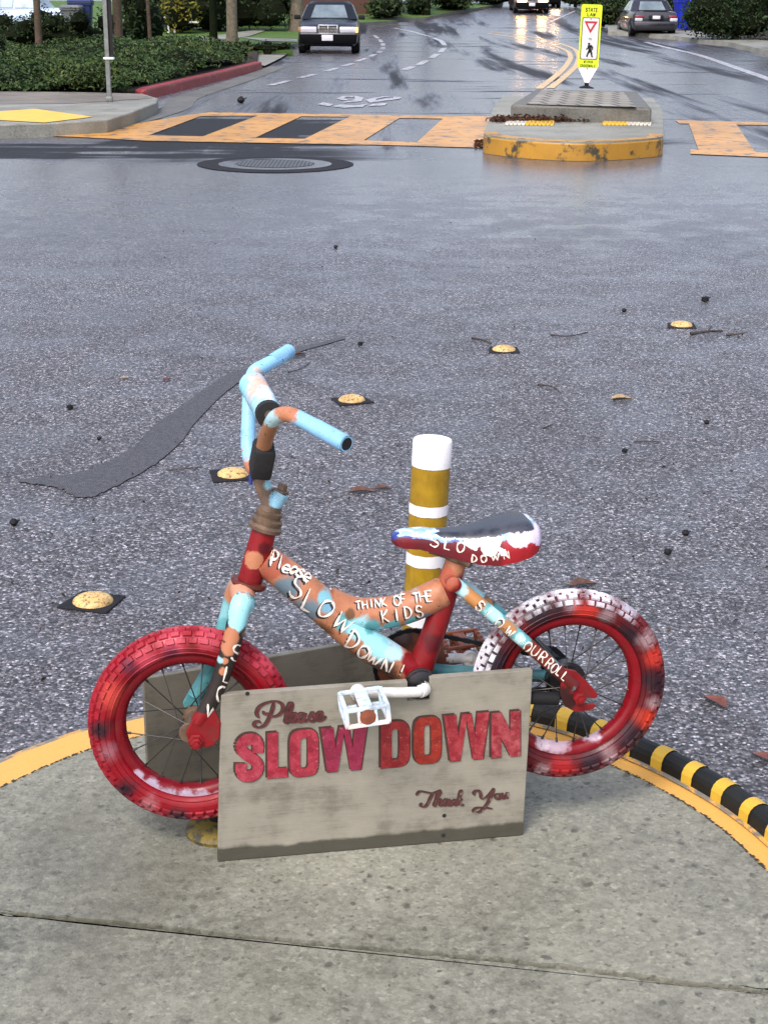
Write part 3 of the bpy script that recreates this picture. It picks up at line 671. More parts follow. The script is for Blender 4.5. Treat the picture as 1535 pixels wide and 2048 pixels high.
    if front == 'rear':
        m_ = MB(); m_.bbox((0, -h+.03, .42), (W*.95, .22, .34), .08); m_.build('bumper', M['greypaint'], root)
        m_ = MB(); m_.bbox((0, -h-.06, .30), (W*.8, .08, .14), .03); m_.build('diffuser', M['black'], root)
        m_ = MB(); m_.bbox((0, -h+.10, .995), (W*.80, .18, .035), .012); m_.build('spoiler', M['black'], root)
        for sx in (1, -1):
            m_ = MB(); m_.bbox((sx*.67, -h-.01, .76), (.36, .14, .10), .03); m_.build('tail_light', M['tail'], root)
            m_ = MB(); m_.bbox((sx*.70, -h-.02, .64), (.30, .14, .13), .03); m_.build('reflector', M['lamp'], root)
        m_ = MB(); m_.bbox((0, -h-.03, .72), (.58, .08, .17), .02); m_.build('plate_recess', M['black'], root)
        m_ = MB(); m_.bbox((0, -h-.075, .73), (.30, .02, .13), .006); m_.build('number_plate', M['plate'], root)
    return tag(root, label, 'car', group)
p = G(655, 107); sedan('parked_car', (p.x, p.y+2.2, 0), math.pi+R(.4), 'blackpaint', 'black saloon with chrome grille parked facing us by the left lawn', group='cars in the street')
p = G(1308, 74.5); sedan('parked_car', (p.x, p.y+2.3, hill(p.y+2.3)+.0), R(0), 'greypaint', 'dark grey saloon parked at the right kerb, seen from behind', 4.85, 1.84, 1.45, 'cars in the street', 'rear')
p = G(1063, 27); sedan('oncoming_car', (p.x, p.y+2.2, hill(p.y)+.03), math.pi, 'redpaint', 'dark red car with two bright headlights coming down the street', 4.6, 1.85, 1.5, 'cars in the street', 'old', True)
p = G(1104, 21); sedan('oncoming_car', (p.x, p.y+6, hill(p.y+4)), math.pi, 'blackpaint', 'farther oncoming car with lit headlights, partly out of frame', 4.5, 1.8, 1.5, 'cars in the street', 'old', True)
p = AtY(106, 45, 56); sedan('parked_car', (p.x-1.2, 56, .15), R(80), 'bluepaint', 'pale blue car showing above the clipped hedge left of the bins', 4.3, 1.74, 1.75, 'cars in the street', 'none')

# ------------------------------------------------------------------ wheeled bins
M['binblue'] = plain('blue_bin_plastic', (.005, .02, .42), .4, 0, .12, 3); M['bingrey'] = plain('grey_bin_plastic', (.10, .11, .12), .5, 0, .15, 3); M['binnavy'] = plain('navy_bin_plastic', (.008, .02, .11), .45, 0, .15, 3)
def wheelie(loc, rz, mat, label, s=1.0):
    root = empty('wheeled_bin', loc, rz); mb = MB()
    def rr(wx, wy, z): return [(sx*wx/2*s, sy*wy/2*s, z*s) for sx, sy in ((1, .85), (.85, 1), (-.85, 1), (-1, .85), (-1, -.85), (-.85, -1), (.85, -1), (1, -.85))]
    mb.loft([rr(.46, .52, .06), rr(.58, .66, .92), rr(.64, .72, .93), rr(.64, .72, .98)]); mb.build('body', M[mat], root, 30)
    mb = MB(); mb.loft([rr(.66, .76, .985), rr(.66, .76, 1.02), rr(.56, .66, 1.075)]); mb.build('lid', M[mat], root, 30)
    mb = MB(); mb.tube([(-.26*s, .40*s, .95*s), (.26*s, .40*s, .95*s)], .02*s, 8); mb.build('handle', M[mat], root)
    for sx in (-1, 1):
        mb = MB(); mb.lathe([(.03, -.03*s), (.12*s, -.03*s), (.12*s, .03*s), (.03, .03*s)], (sx*.26*s, .30*s, .12*s), (1, 0, 0), 16); mb.build('wheel', M['black'], root)
    return tag(root, label, 'bin', 'wheeled bins')
p = G(1364, 60, .15); wheelie(p, R(5), 'binblue', 'bright blue wheeled bin next to the rear of the grey car', 1.22)
p = G(1386, 60.5, .15); wheelie(p, R(-4), 'binblue', 'bright blue wheeled bin beside the pale trunk on the right', 1.15)
p = G(1409, 61, .15); wheelie(p, R(12), 'binnavy', 'small dark navy bin at the foot of the right hedge', .5)
p = AtY(145, 38, 50); wheelie((p.x, 50, .16), R(0), 'bingrey', 'grey wheeled bin behind the clipped hedge, beside a navy one', 1.03)
p = AtY(163, 38, 50.6); wheelie((p.x, 50.6, .16), R(6), 'binnavy', 'navy wheeled bin behind the clipped hedge left of the sign post', 1.2)

# ------------------------------------------------------------------ house and railing in the background
M['housewall'] = plain('brown_house_wall', (.07, .028, .018), .8, 0, .25, 1.5); M['roof'] = plain('roof_shingles', (.05, .045, .04), .9, 0, .3, 6)
p = G(705, 36, .15); hr = empty('house', (p.x-1.5, p.y+6, hill(p.y)+.1), 0)
mb = MB(); mb.box((0, 0, 1.6), (7, 5, 3.4)); mb.build('wall', M['housewall'], hr)
mb = MB(); mb.prism([(-3.9, -3, 3.3), (3.9, -3, 3.3), (3.9, 0, 5.0), (-3.9, 0, 5.0)], (0, 0, .15)); mb.prism([(-3.9, 3, 3.3), (3.9, 3, 3.3), (3.9, 0.02, 5.0), (-3.9, 0.02, 5.0)], (0, 0, .15)); mb.build('roof', M['roof'], hr)
for x in (-1.8, 1.6):
    mb = MB(); mb.box((x, -2.52, 1.7), (1.2, .08, 1.1)); wd = mb.build('window', M['white'], hr)
    mb = MB(); mb.box((x-.28, -2.57, 1.7), (.5, .02, .95)); mb.box((x+.28, -2.57, 1.7), (.5, .02, .95)); mb.build('pane', M['glass'], wd)
tag(hr, 'dark brown house wall behind the parked black car', 'house')
p = AtY(325, 50, 62); mb = MB(); rt = empty('railing', (p.x, 62, .17))
for x in (-.28, .22, .46): mb.box((x, 0, .4), (.07, .07, .95 if x < 0 else .7))
mb.build('post', M['white'], rt); mb = MB(); mb.box((0, 0, .62), (.5, .04, .06)); mb.box((.95, 0, .45), (.9, .04, .06)); mb.build('rail', M['white'], rt)
tag(rt, 'short white railing on the lawn left of the olive shrub', 'railing')

# ------------------------------------------------------------------ sign post on the left corner
p = G(219, 203, .15); sp = empty('sign_post', p)
mb = MB(); mb.box((0, 0, 1.5), (.058, .058, 3.0)); mb.build('post', M['steel'], sp, bevel=.004)
mb = MB(); mb.bbox((.055, .02, 1.95), (.05, .035, 2.75), .004); mb.build('post_shade_strip', M['dark'], sp)  # added dark strip stands in for the shaded right side of the post
for z in (.56, 1.36):
    mb = MB(); mb.bbox((.022, 0, z), (.135, .10, .028), .004); mb.build('strap', M['white'], sp)
mb = MB(); mb.bbox((0, 0, .035), (.085, .085, .07), .01); mb.build('base_sleeve', M['steel'], sp)
tag(sp, 'slim grey metal sign post with two white straps on the left corner', 'post')

# ------------------------------------------------------------------ lettering
GL = {'S': [[(.9, .82), (.7, .97), (.35, 1), (.1, .8), (.2, .58), (.75, .42), (.92, .2), (.65, 0), (.3, .02), (.05, .18)]], 'L': [[(.12, 1), (.12, .02), (.8, 0)]],
 'O': [[(.5, 1), (.12, .8), (.05, .4), (.3, .03), (.65, .02), (.93, .35), (.9, .78), (.5, 1)]], 'W': [[(0, 1), (.22, 0), (.5, .75), (.75, 0), (1, 1)]],
 'D': [[(.12, 0), (.12, 1)], [(.0, 1), (.6, .9), (.95, .5), (.6, .08), (.02, 0)]], 'N': [[(.08, 0), (.1, 1), (.85, 0), (.9, 1)]], '!': [[(.5, 1), (.4, .3)], [(.38, .06), (.36, 0)]],
 'T': [[(0, .95), (1, 1)], [(.5, .98), (.5, 0)]], 'H': [[(.1, 1), (.1, 0)], [(.1, .5), (.88, .52)], [(.9, 1), (.88, 0)]], 'I': [[(.5, 1), (.5, 0)]], 'K': [[(.12, 1), (.12, 0)], [(.85, 1), (.15, .45), (.9, 0)]],
 'F': [[(.85, 1), (.15, 1), (.15, 0)], [(.15, .5), (.7, .52)]], 'E': [[(.88, 1), (.15, 1), (.15, 0), (.9, 0)], [(.15, .5), (.75, .52)]], 'P': [[(.12, 0), (.12, 1), (.7, .95), (.85, .72), (.6, .5), (.12, .45)]],
 'Y': [[(.05, 1), (.5, .5), (.95, 1)], [(.5, .5), (.45, 0)]], 'U': [[(.08, 1), (.1, .25), (.4, 0), (.75, .1), (.9, .4), (.9, 1)]], 'R': [[(.12, 0), (.12, 1), (.7, .95), (.82, .72), (.55, .5), (.12, .48)], [(.45, .5), (.9, 0)]],
 'A': [[(0, 0), (.5, 1), (1, 0)], [(.2, .38), (.8, .38)]], 'C': [[(.92, .8), (.6, 1), (.2, .85), (.06, .5), (.2, .14), (.6, 0), (.93, .2)]],
 'l': [[(.4, 1), (.35, 0)]], 'e': [[(.1, .3), (.85, .36), (.7, .6), (.3, .62), (.1, .3), (.4, 0), (.9, .12)]], 'a': [[(.85, .5), (.4, .62), (.1, .3), (.35, 0), (.8, .45), (.85, .6), (.85, 0)]], 's': [[(.8, .52), (.4, .62), (.2, .45), (.75, .2), (.5, 0), (.1, .08)]]}
def flat_text(mb, s, cx, cz, w, h, st, y, m=0):
    n = len(s); cw = w/n
    for i, ch in enumerate(s):
        for pl in GL.get(ch, []):
            P = [(cx-w/2+cw*(i+.12+.76*a), cz-h/2+h*b) for a, b in pl]
            for (x0, z0), (x1, z1) in zip(P[:-1], P[1:]):
                d = Vector((x1-x0, z1-z0)); 
                if d.length < 1e-6: continue
                d.normalize(); q = Vector((-d.y, d.x))*st/2; e = d*st*.35
                mb.add([(x0-e.x+q.x, y, z0-e.y+q.y), (x0-e.x-q.x, y, z0-e.y-q.y), (x1+e.x-q.x, y, z1+e.y-q.y), (x1+e.x+q.x, y, z1+e.y+q.y)], [(0, 1, 2, 3)], m)

# ------------------------------------------------------------------ traffic island with planter top and crossing sign
M['lime'] = plain('lime_reflective_sheet', (.62, .78, .02), .35, 0, .05); M['signgrey'] = plain('sign_white_sheet', (.60, .60, .60), .35, 0, .04); M['signred'] = plain('sign_red', (.40, .02, .03), .4, 0, .1)
M['ink'] = plain('black_ink', (.008, .008, .01), .5); M['olive'] = plain('faded_olive_ink', (.12, .13, .01), .5)
fo = [G(x, y, 0) for x, y in [(967, 300), (968, 306), (985, 309), (1026, 315), (1085, 319.5), (1145, 322), (1190, 322), (1250, 319), (1295, 315), (1320, 311), (1323, 305)]]
bkl = G(990, 245, 0); bkr = G(1318, 250, 0)
outl = fo
IH = .185
ti = empty('traffic_island', (fo[5].x, 19, 0))
def under(o, r):
    o.parent = r; o.matrix_parent_inverse = Matrix.Translation(-r.location); return o
back = [G(1322, 248, 0), G(1304, 222, 0), G(1005, 218, 0), G(986, 243, 0)]
mb = MB(); mb.prism(spline(fo, 5)+back, (0, 0, IH)); under(mb.build('slab', M['walk']), ti)
mb = MB(); sweep(mb, spline(fo, 5), [(-.006, .004), (-.006, IH-.03), (.01, IH+.003), (.14, IH+.004)]); under(mb.build('kerb', M['islandyellow']), ti)
PH = .36
pl = [G(x, y, PH) for x, y in [(1021, 208), (1303, 215), (1273, 182), (1068, 178.5)]]
mb = MB(); mb.prism([Vector((q.x, q.y, 0)) for q in pl], (0, 0, PH)); under(mb.build('planter_block', M['kerbgrey'], bevel=.03), ti)
t = NT('grey_pavers'); w_ = t.coord('World'); bt = t.n('ShaderNodeTexBrick'); bt.inputs['Scale'].default_value = 1; bt.inputs['Brick Width'].default_value = .21; bt.inputs['Row Height'].default_value = .42; bt.inputs['Mortar Size'].default_value = .022; bt.offset = .5
bt.inputs['Color1'].default_value = (.22, .205, .17, 1); bt.inputs['Color2'].default_value = (.30, .28, .235, 1); bt.inputs['Mortar'].default_value = (.05, .045, .035, 1); mp = t.n('ShaderNodeMapping'); mp.inputs['Rotation'].default_value = (0, 0, R(-6)); t.l(w_, mp.inputs[0]); t.l(mp.outputs[0], bt.inputs['Vector'])
M['pavers'] = t.fin(t.mix(t.mr(t.noise(w_, 14, 5), .35, .7, 0, .35), bt.outputs[0], (.12, .11, .085)), .6)
pv = [G(x, y, PH+.006) for x, y in [(1052, 207.5), (1272, 213.5), (1246, 183.5), (1083, 180)]]
mb = MB(); mb.add(pv, [(0, 1, 2, 3)]); o = under(mb.build('paver_top', M['pavers'], smooth=0, recalc=False), ti)
if o.data.polygons[0].normal.z < 0: o.data.polygons[0].flip()
tag(ti, 'concrete traffic island with a dirty yellow kerb nose and raised paver block', 'traffic island')
for x0, x1, ny, lab in ((1008, 1106, .36, 'yellow truncated-dome strip on the left half of the traffic island'), (1203, 1300, .62, 'yellow truncated-dome strip on the right half of the traffic island')):
    a0, a1 = G(x0, 250, IH), G(x1, 251, IH); b0, b1 = G(x0+8, 241, IH), G(x1+2, 243, IH)
    rt = empty('dome_strip', (a0.x, a0.y, IH)); mb = MB(); mb.add([a0-rt.location+Vector((0, 0, .004)), a1-rt.location+Vector((0, 0, .004)), b1-rt.location+Vector((0, 0, .004)), b0-rt.location+Vector((0, 0, .004))], [(0, 1, 2, 3)]); mb.build('mat', M['walk'], rt, smooth=0)
    mb = MB(); mw = MB()
    for i in range(12):
        for j in range(9):
            q = a0.lerp(a1, (i+.5)/12).lerp(b0.lerp(b1, (i+.5)/12), (j+.5)/9)-rt.location
            yel = (i > 4) if x0 < 1100 else (i < 6)
            (mb if yel else mw).box((q.x, q.y, .012), (.030, .10, .018))
    mb.build('yellow_domes', M['tactile'], rt, smooth=0); mw.build('worn_domes', M['tactile_white'], rt, smooth=0); tag(rt, lab, 'tactile strip', 'tactile strips on the island')
# leaf litter against the planter block
pts = []
for i in range(900):
    f = rng.random(); q = G(990+300*f*rng.random()**.8, 240+2*f, IH); pts.append((q.x+rng.normal()*.05, q.y-.05-abs(rng.normal())*.16*(1-.6*f), IH+.01+abs(rng.normal())*.02))
for i in range(120): q = G(950+rng.random()*22, 283+rng.random()*14, 0); pts.append((q.x, q.y, .012))
M['litter'] = leafmat('brown_leaf_litter', (.02, .01, .005), (.06, .025, .012), (.12, .06, .03))
tag(leaf_mesh('leaf_litter', pts, .06, [M['litter']], up=1.5), 'brown leaf litter drifted against the raised block', 'leaf litter', None, 'stuff')
# crossing sign
p = G(1172, 176, PH); sg = empty('crossing_sign', p); sg.rotation_euler = (0, R(1.4), 0); sg.scale = (.90, .90, .85)
K = .305/450
def sx_(zx, zy): return ((zx-(690-80*(zy-100)/1390))*K, .305+(1490-zy)*K)
def rrect(x0, x1, z0, z1, r, n=5):
    out = []
    for cx, cz, a0 in ((x1-r, z0+r, -90), (x1-r, z1-r, 0), (x0+r, z1-r, 90), (x0+r, z0+r, 180)):
        for i in range(n+1): a = R(a0+90*i/n); out.append((cx+r*math.cos(a), cz+r*math.sin(a)))
    return out
mb = MB(); mb.prism([(x, 0, z) for x, z in rrect(-.1525, .1525, .305, 1.255, .028)], (0, .006, 0)); pn = mb.build('panel', M['lime'], sg, smooth=0)
mb = MB(); mb.prism([(x, -.002, z) for x, z in rrect(-.13, .13, sx_(0, 1302)[1], sx_(0, 368)[1], .024)], (0, .0015, 0)); mb.build('border', M['olive'], pn, smooth=0)
mb = MB(); mb.prism([(x, -.004, z) for x, z in rrect(-.116, .116, sx_(0, 1282)[1], sx_(0, 388)[1], .016)], (0, .0015, 0)); mb.build('white_field', M['signgrey'], pn, smooth=0)
mb = MB(); tri = [sx_(525, 455), sx_(815, 455), sx_(655, 722)]; tin = [sx_(588, 500), sx_(744, 500), sx_(656, 640)]
for i in range(3): j = (i+1) % 3; mb.add([(tri[i][0], -.006, tri[i][1]), (tri[j][0], -.006, tri[j][1]), (tin[j][0], -.006, tin[j][1]), (tin[i][0], -.006, tin[i][1])], [(0, 1, 2, 3)])
mb.build('yield_triangle', M['signred'], pn, smooth=0)
mb = MB(); hc = sx_(630, 950); mb.add([(hc[0]+.019*math.cos(R(30*i)), -.006, hc[1]+.017*math.sin(R(30*i))) for i in range(12)], [tuple(range(12))])
def limb(p0, p1, w0, w1):
    a, b_ = Vector(sx_(*p0)), Vector(sx_(*p1)); d = (b_-a).normalized(); q = Vector((-d.y, d.x))
    mb.add([(a.x+q.x*w0, -.006, a.y+q.y*w0), (a.x-q.x*w0, -.006, a.y-q.y*w0), (b_.x-q.x*w1, -.006, b_.y-q.y*w1), (b_.x+q.x*w1, -.006, b_.y+q.y*w1)], [(0, 1, 2, 3)])
for l in (((645, 975), (655, 1110), .026, .024), ((622, 990), (612, 1045), .014, .012), ((612, 1040), (568, 1078), .011, .009), ((665, 990), (708, 1025), .014, .011), ((708, 1020), (706, 1090), .010, .008), ((645, 1095), (612, 1160), .018, .014), ((614, 1150), (580, 1232), .013, .011), ((662, 1095), (685, 1165), .018, .014), ((683, 1155), (695, 1235), .013, .011), ((575, 1228), (600, 1236), .008, .008), ((690, 1232), (716, 1236), .008, .008)): limb(*l)
mb.build('walking_figure', M['ink'], pn, smooth=0)
mb = MB()
for s, zx, zy, w_, h_, st in (('STATE', 682, 205, 275, 78, .012), ('LAW', 675, 310, 190, 66, .012), ('WITHIN', 618, 1350, 195, 50, .008), ('CROSSWALK', 608, 1438, 345, 54, .008)):
    cx, cz = sx_(zx, zy); flat_text(mb, s, cx, cz, w_*K, h_*K, st, -.002)
mb.build('lettering', M['olive'], pn, smooth=0)
mb = MB(); cx, cz = sx_(650, 845); flat_text(mb, 'TO', cx, cz, 70*K, 42*K, .006, -.006); mb.build('lettering', M['kerbgrey'], pn, smooth=0)
for zx, zy in ((668, 405), (595, 1500)):
    mb = MB(); cx, cz = sx_(zx, zy); mb.lathe([(.001, .008), (.008, .006), (.010, 0)], (cx, -.004, cz), (0, -1, 0), 10); mb.build('bolt', M['steel'], pn)
mb = MB(); mb.prism([(-.14, .001, .305), (.14, .001, .305), (.02, .001, .07), (-.02, .001, .07)], (0, .02, 0)); mb.build('white_taper', M['white'], sg, smooth=0)
mb = MB(); mb.bbox((0, .01, .055), (.06, .05, .06), .01); mb.loft([[(sx*.10, sy*.08, 0) for sx, sy in ((1, 1), (-1, 1), (-1, -1), (1, -1))], [(sx*.10, sy*.08, .015) for sx, sy in ((1, 1), (-1, 1), (-1, -1), (1, -1))], [(sx*.03, sy*.025, .04) for sx, sy in ((1, 1), (-1, 1), (-1, -1), (1, -1))]])
mb.build('base', M['black'], sg)
tag(sg, 'lime yellow STATE LAW crossing sign with red triangle and walking figure', 'sign')
# ================================================================== THINGS ON THE ROAD
def stud(x, y, rz, label, pad=.075):
    p = G(x, y); root = empty('road_stud', p, R(rz)); mb = MB()
    q = [(-pad-.02, -pad, .004), (pad+.006, -pad-.01, .004), (pad+.012, pad, .004), (-pad, pad+.008, .004)]
    mb.prism([Vector(a)-Vector((0, 0, .004)) for a in q], (0, 0, .005)); mb.build('bitumen_pad', M['padblack'], root, smooth=0, bevel=.002)
    mb = MB(); mb.lathe([(.052, .004), (.050, .010), (.043, .016), (.030, .021), (.015, .0235), (.001, .024)], (0, 0, 0), (0, 0, 1), 28, cap=False); mb.build('dome', M['studyellow'], root)
    return tag(root, label, 'road stud', 'round yellow road studs across the asphalt')
M['padblack'] = plain('bitumen', (.014, .014, .017), .75, 0, .3, 30, .2)
M['studyellow'] = worn_paint('stud_yellow', (.66, .45, .17), (.12, .08, .05), .44, 90, .45, .7)
stud(186, 1206, -12, 'yellow road stud on a wide black square pad, left of the front wheel', .056)
stud(466, 951, 20, 'yellow road stud partly hidden behind the handlebar', .062)
stud(703, 802, 28, 'yellow road stud with a dark nick, above the right handlebar grip', .058)
stud(1007, 701, 5, 'yellow road stud nearest the long curved twig on the open road', .056)
stud(1362, 652, 0, 'farthest yellow road stud, beside the straight twig at the right', .056)
# manhole
c = G(550, 329); mh = empty('manhole_cover', c)
t = NT('cast_iron_cover'); w_ = t.coord('Object'); wv = t.n('ShaderNodeTexWave'); wv.inputs['Scale'].default_value = 9; t.l(w_, wv.inputs[0]); t.bump(wv.outputs[0], .8, .02)
M['iron'] = t.fin(t.mix(t.mr(wv.outputs[0], .3, .7), (.02, .02, .022), (.10, .10, .11)), .45, .5, .3)
def ring(nm, r0, r1, z, mat):
    mb = MB(); k = 48
    for i in range(k):
        a, b_ = 2*math.pi*i/k, 2*math.pi*(i+1)/k; w0 = 1+.02*math.sin(3*a)*(r1 > .6); w1 = 1+.02*math.sin(3*b_)*(r1 > .6)
        mb.add([(r0*math.cos(a), r0*math.sin(a), z), (r1*w0*math.cos(a), r1*w0*math.sin(a), z), (r1*w1*math.cos(b_), r1*w1*math.sin(b_), z), (r0*math.cos(b_), r0*math.sin(b_), z)], [(0, 1, 2, 3)])
    return mb.build(nm, mat, mh, smooth=0, recalc=False)
ring('asphalt_seal', .53, .73, .006, M['padblack']); ring('collar', .37, .53, .009, M['road']); ring('cover', .0001, .365, .012, M['iron'])
tag(mh, 'round iron manhole cover in a black sealed ring before the crosswalk', 'manhole cover')
# seed pods, twigs and leaves: each a thing
def pod(x, y, s, label):
    p = G(x, y); v, f = blob((0, 0, s*.8), (s, s, s*.8), x, 2); mb = MB(); mb.add(v, f); o = mb.build('seed_pod', M['black']); o.location = p
    mb = MB(); mb.tube([(s*.5, 0, s), (s*1.4, .2*s, s*1.3)], s*.12, 5); mb.build('stalk', M['twig'], o)
    tag(o, label, 'seed pod', 'dark seed pods scattered on the road')
for a in ((140, 819, .013, 'black seed pod left of the dark asphalt patch'), (28, 1051, .013, 'black seed pod near the left picture edge'), (720, 691, .012, 'black seed pod right of the far handlebar grip'), (1248, 905, .010, 'black seed pod right of the yellow post'),
          (1370, 1071, .011, 'black seed pod right of the saddle'), (1334, 1109, .011, 'black seed pod above the rear tyre, nearest to it'), (1409, 604, .02, 'black seed pod just beyond the farthest road stud'), (1247, 624, .012, 'small black seed pod left of the farthest road stud'),
          (671, 497, .014, 'small black seed pod in the middle of the open road'), (482, 206, .06, 'large dark clod lying beyond the crosswalk by the red kerb'), (209, 241, .07, 'dark clod at the toe of the left corner ramp'), (182, 231, .07, 'dark clod on the corner of the yellow ramp mat'),
          (1412, 848, .010, 'tiny dark pod far right, level with the white post cap'), (198, 880, .008, 'tiny dark pod beside the dark asphalt patch')): pod(*a)
def twig(pts, r, label):
    r *= .7
    P = [G(x, y) for x, y in pts]; c = P[0].copy(); mb = MB()
    P = [q-c+Vector((0, 0, r*1.1+.004*math.sin(i*2))) for i, q in enumerate(P)]; P = spline(P, 4)
    mb.tube(P, [r*(1-.6*i/len(P)) for i in range(len(P))], 6); o = mb.build('twig', M['twigwood'])
    mb = MB(); m_ = P[len(P)//2]; d = (P[-1]-P[0]).normalized(); mb.tube([m_, m_+d*r*6+Vector((-d.y, d.x, .3))*r*5], [r*.6, r*.3], 5); mb.build('side_shoot', M['twigwood'], o)
    o.location = c; tag(o, label, 'twig', 'twigs fallen on the road')
M['twigwood'] = plain('wet_twig', (.035, .026, .02), .6, 0, .4, 40)
for a in (([(1380, 671), (1415, 668), (1444, 664)], .012, 'straight dark twig right of the farthest road stud'), ([(1452, 673), (1470, 673), (1477, 676)], .010, 'short forked twig at the tip of the straight dark twig'), ([(1100, 671), (1140, 675), (1175, 664)], .006, 'long curved twig between the two far road studs'),
          ([(943, 678), (965, 684), (982, 688)], .008, 'twig just left of the middle-right road stud'), ([(1075, 770), (1105, 777), (1120, 786)], .005, 'thin bent twig in the open road right of centre'), ([(1225, 800), (1262, 800)], .005, 'pale thin twig level with the handlebar pad'),
          ([(333, 941), (370, 941), (404, 934)], .004, 'thin twig on the end of the dark asphalt patch'), ([(575, 745), (600, 741), (622, 722)], .004, 'thin twig behind the far handlebar grip'), ([(1268, 884), (1300, 886), (1322, 884)], .004, 'thin twig on the road at far right, above the seed pods'), ([(1085, 858), (1105, 852)], .004, 'tiny twig between the post and the right edge')): twig(*a)
def leafthing(x, y, s, rz, mat, label, z=0.0):
    p = G(x, y, z); mb = MB(); n = 9; up, dn = [], []
    for i in range(n):
        t_ = i/(n-1); w_ = s*.24*math.sin(math.pi*min(1, t_**.8))+.0006; c_ = s*.10*math.sin(t_*4)
        up.append((s*(t_-.5), w_, .006+abs(w_)*.45+c_*.3)); dn.append((s*(t_-.5), -w_, .006+abs(w_)*.35+c_*.3))
    mid = [(s*(i/(n-1)-.5), 0, .004+s*.03*math.sin(i/(n-1)*4)) for i in range(n)]
    for i in range(n-1): mb.add([up[i], up[i+1], mid[i+1], mid[i]], [(0, 1, 2, 3)]); mb.add([mid[i], mid[i+1], dn[i+1], dn[i]], [(0, 1, 2, 3)])
    o = mb.build('fallen_leaf', M[mat], smooth=60, recalc=False); o.location = p; o.rotation_euler = (0, 0, R(rz))
    mb = MB(); mb.tube([(-s*.5, 0, .005), (-s*.72, s*.05, .004)], .0012, 5); mb.build('stalk', M['twigwood'], o)
    tag(o, label, 'leaf', 'fallen leaves')
M['leafrust'] = plain('rust_leaf', (.13, .042, .028), .55, 0, .45, 60); M['leafbrown'] = plain('brown_leaf', (.085, .04, .026), .55, 0, .45, 60); M['leafpale'] = plain('pale_leaf', (.30, .22, .12), .5, 0, .3, 60)
for a in ((1428, 1407, .075, 118, 'leafrust', 'rust-red leaf on the road right of the rear wheel'), (1527, 1521, .06, 130, 'leafrust', 'rust leaf cut by the right picture edge'), (724, 986, .085, 8, 'leafbrown', 'curled brown leaf left of the yellow post'), (766, 980, .06, 15, 'leafbrown', 'smaller brown leaf tip touching the curled one'),
          (592, 712, .10, 35, 'leafbrown', 'brown leaf just behind the far handlebar grip'), (334, 762, .05, 60, 'leafrust', 'small rust leaf left of the handlebar pad'), (249, 759, .04, 20, 'leafpale', 'small pale leaf beside the small rust leaf'), (1165, 1172, .08, 20, 'leafbrown', 'brown leaf just above the rear tyre'), (1243, 800, .09, 5, 'leafpale', 'pale brown leaf lying on the pale twig')): leafthing(*a)

gp_ = []
while len(gp_) < 420:
    q = G(rng.uniform(-60, 1600), rng.uniform(380, 1380), 0)
    if q.y > inner[5].y+.35: gp_.append((q.x, q.y, .004+.003*rng.random()))
M['grit'] = leafmat('grit', (.006, .005, .005), (.03, .02, .014), (.10, .06, .03))
tag(leaf_mesh('road_grit', gp_, .013, [M['grit']], up=1.2), 'fine dark grit and leaf scraps scattered over the asphalt', 'grit', None, 'stuff')
# rubber kerb guard
gp = [G(x, y, IZ) for x, y in [(930, 1447), (1000, 1457), (1110, 1485), (1213, 1528), (1303, 1570), (1418, 1640), (1535, 1744)]]+[ipath[-18].copy()]
gp = [Vector((q.x, q.y, IZ)) for q in gp]; gp = spline(gp, 10); kg = empty('kerb_guard', gp[0]); o0 = gp[0].copy()
M['guard'] = plain('black_guard_rubber', (.008, .009, .008), .55, 0, .35, 12, .3, None, .2); M['guardyellow'] = worn_paint('guard_yellow_band', (.56, .36, .04), (.05, .045, .03), .28, 40)
def arcp(w0, w1, h, z0=0.0, n=9, ex=0.0): return [(w0-ex+(w1-w0+2*ex)*(.5-.5*math.cos(math.pi*i/n)), z0+(h+ex)*math.sin(math.pi*i/n)**.55) for i in range(n+1)]
gl = [q-o0 for q in gp]
mb = MB(); sweep(mb, gl, arcp(.046, .093, .036)); mb.build('rubber_body', M['guard'], kg, 60)
mb = MB(); sweep(mb, gl, [(.040, .0), (.041, .004), (.052, .005)]); mb.build('base_flange', M['kerbworn'], kg, 30)
# bands every 9 cm
dist = [0]
for i in range(1, len(gl)): dist.append(dist[-1]+(gl[i]-gl[i-1]).length)
def along(d):
    i = max(1, min(len(gl)-1, int(np.searchsorted(dist, d)))); f = (d-dist[i-1])/(dist[i]-dist[i-1]); return gl[i-1].lerp(gl[i], f)
d = .02
while d < dist[-1]-.05:
    seg = [along(d+.024*i/5) for i in range(6)]; mb = MB(); sweep(mb, seg, arcp(.046, .093, .036, 0, 9, .0018)[0:-1]); mb.build('yellow_band', M['guardyellow'], kg, 60); d += .070
tag(kg, 'black rubber kerb guard with yellow bands on the right of the island', 'kerb guard')

# yellow post behind the bicycle
pb = G(832, 1402, IZ); post = empty('delineator_post', pb); post.rotation_euler = (R(-.5), R(2.6), 0)
PH2 = .541
t = NT('mustard_post'); co = t.coord('Object'); n_ = t.noise(co, 24, 5, .65); n2 = t.noise(t.coord('Object', (1, 1, .15)), 60, 4)
M['mustard'] = t.fin(t.mix(t.mr(n2, .5, .75, 0, .4), t.ramp(n_, [(.3, (.25, .145, .006)), (.7, (.40, .25, .012))]), (.15, .09, .01)), .42)
_b = NT('white_reflective_band'); _c = _b.coord('Object'); M['band'] = _b.fin(_b.mix(_b.mr(_b.noise(_c, 60, 6, .7), .60, .68, 0, .35), (.80, .80, .81), (.30, .27, .22)), .4); 
mb = MB(); mb.lathe([(.0370, -.002), (.0370, PH2-.002), (.034, PH2)], (0, 0, 0), (0, 0, 1), 32); mb.build('tube', M['mustard'], post)
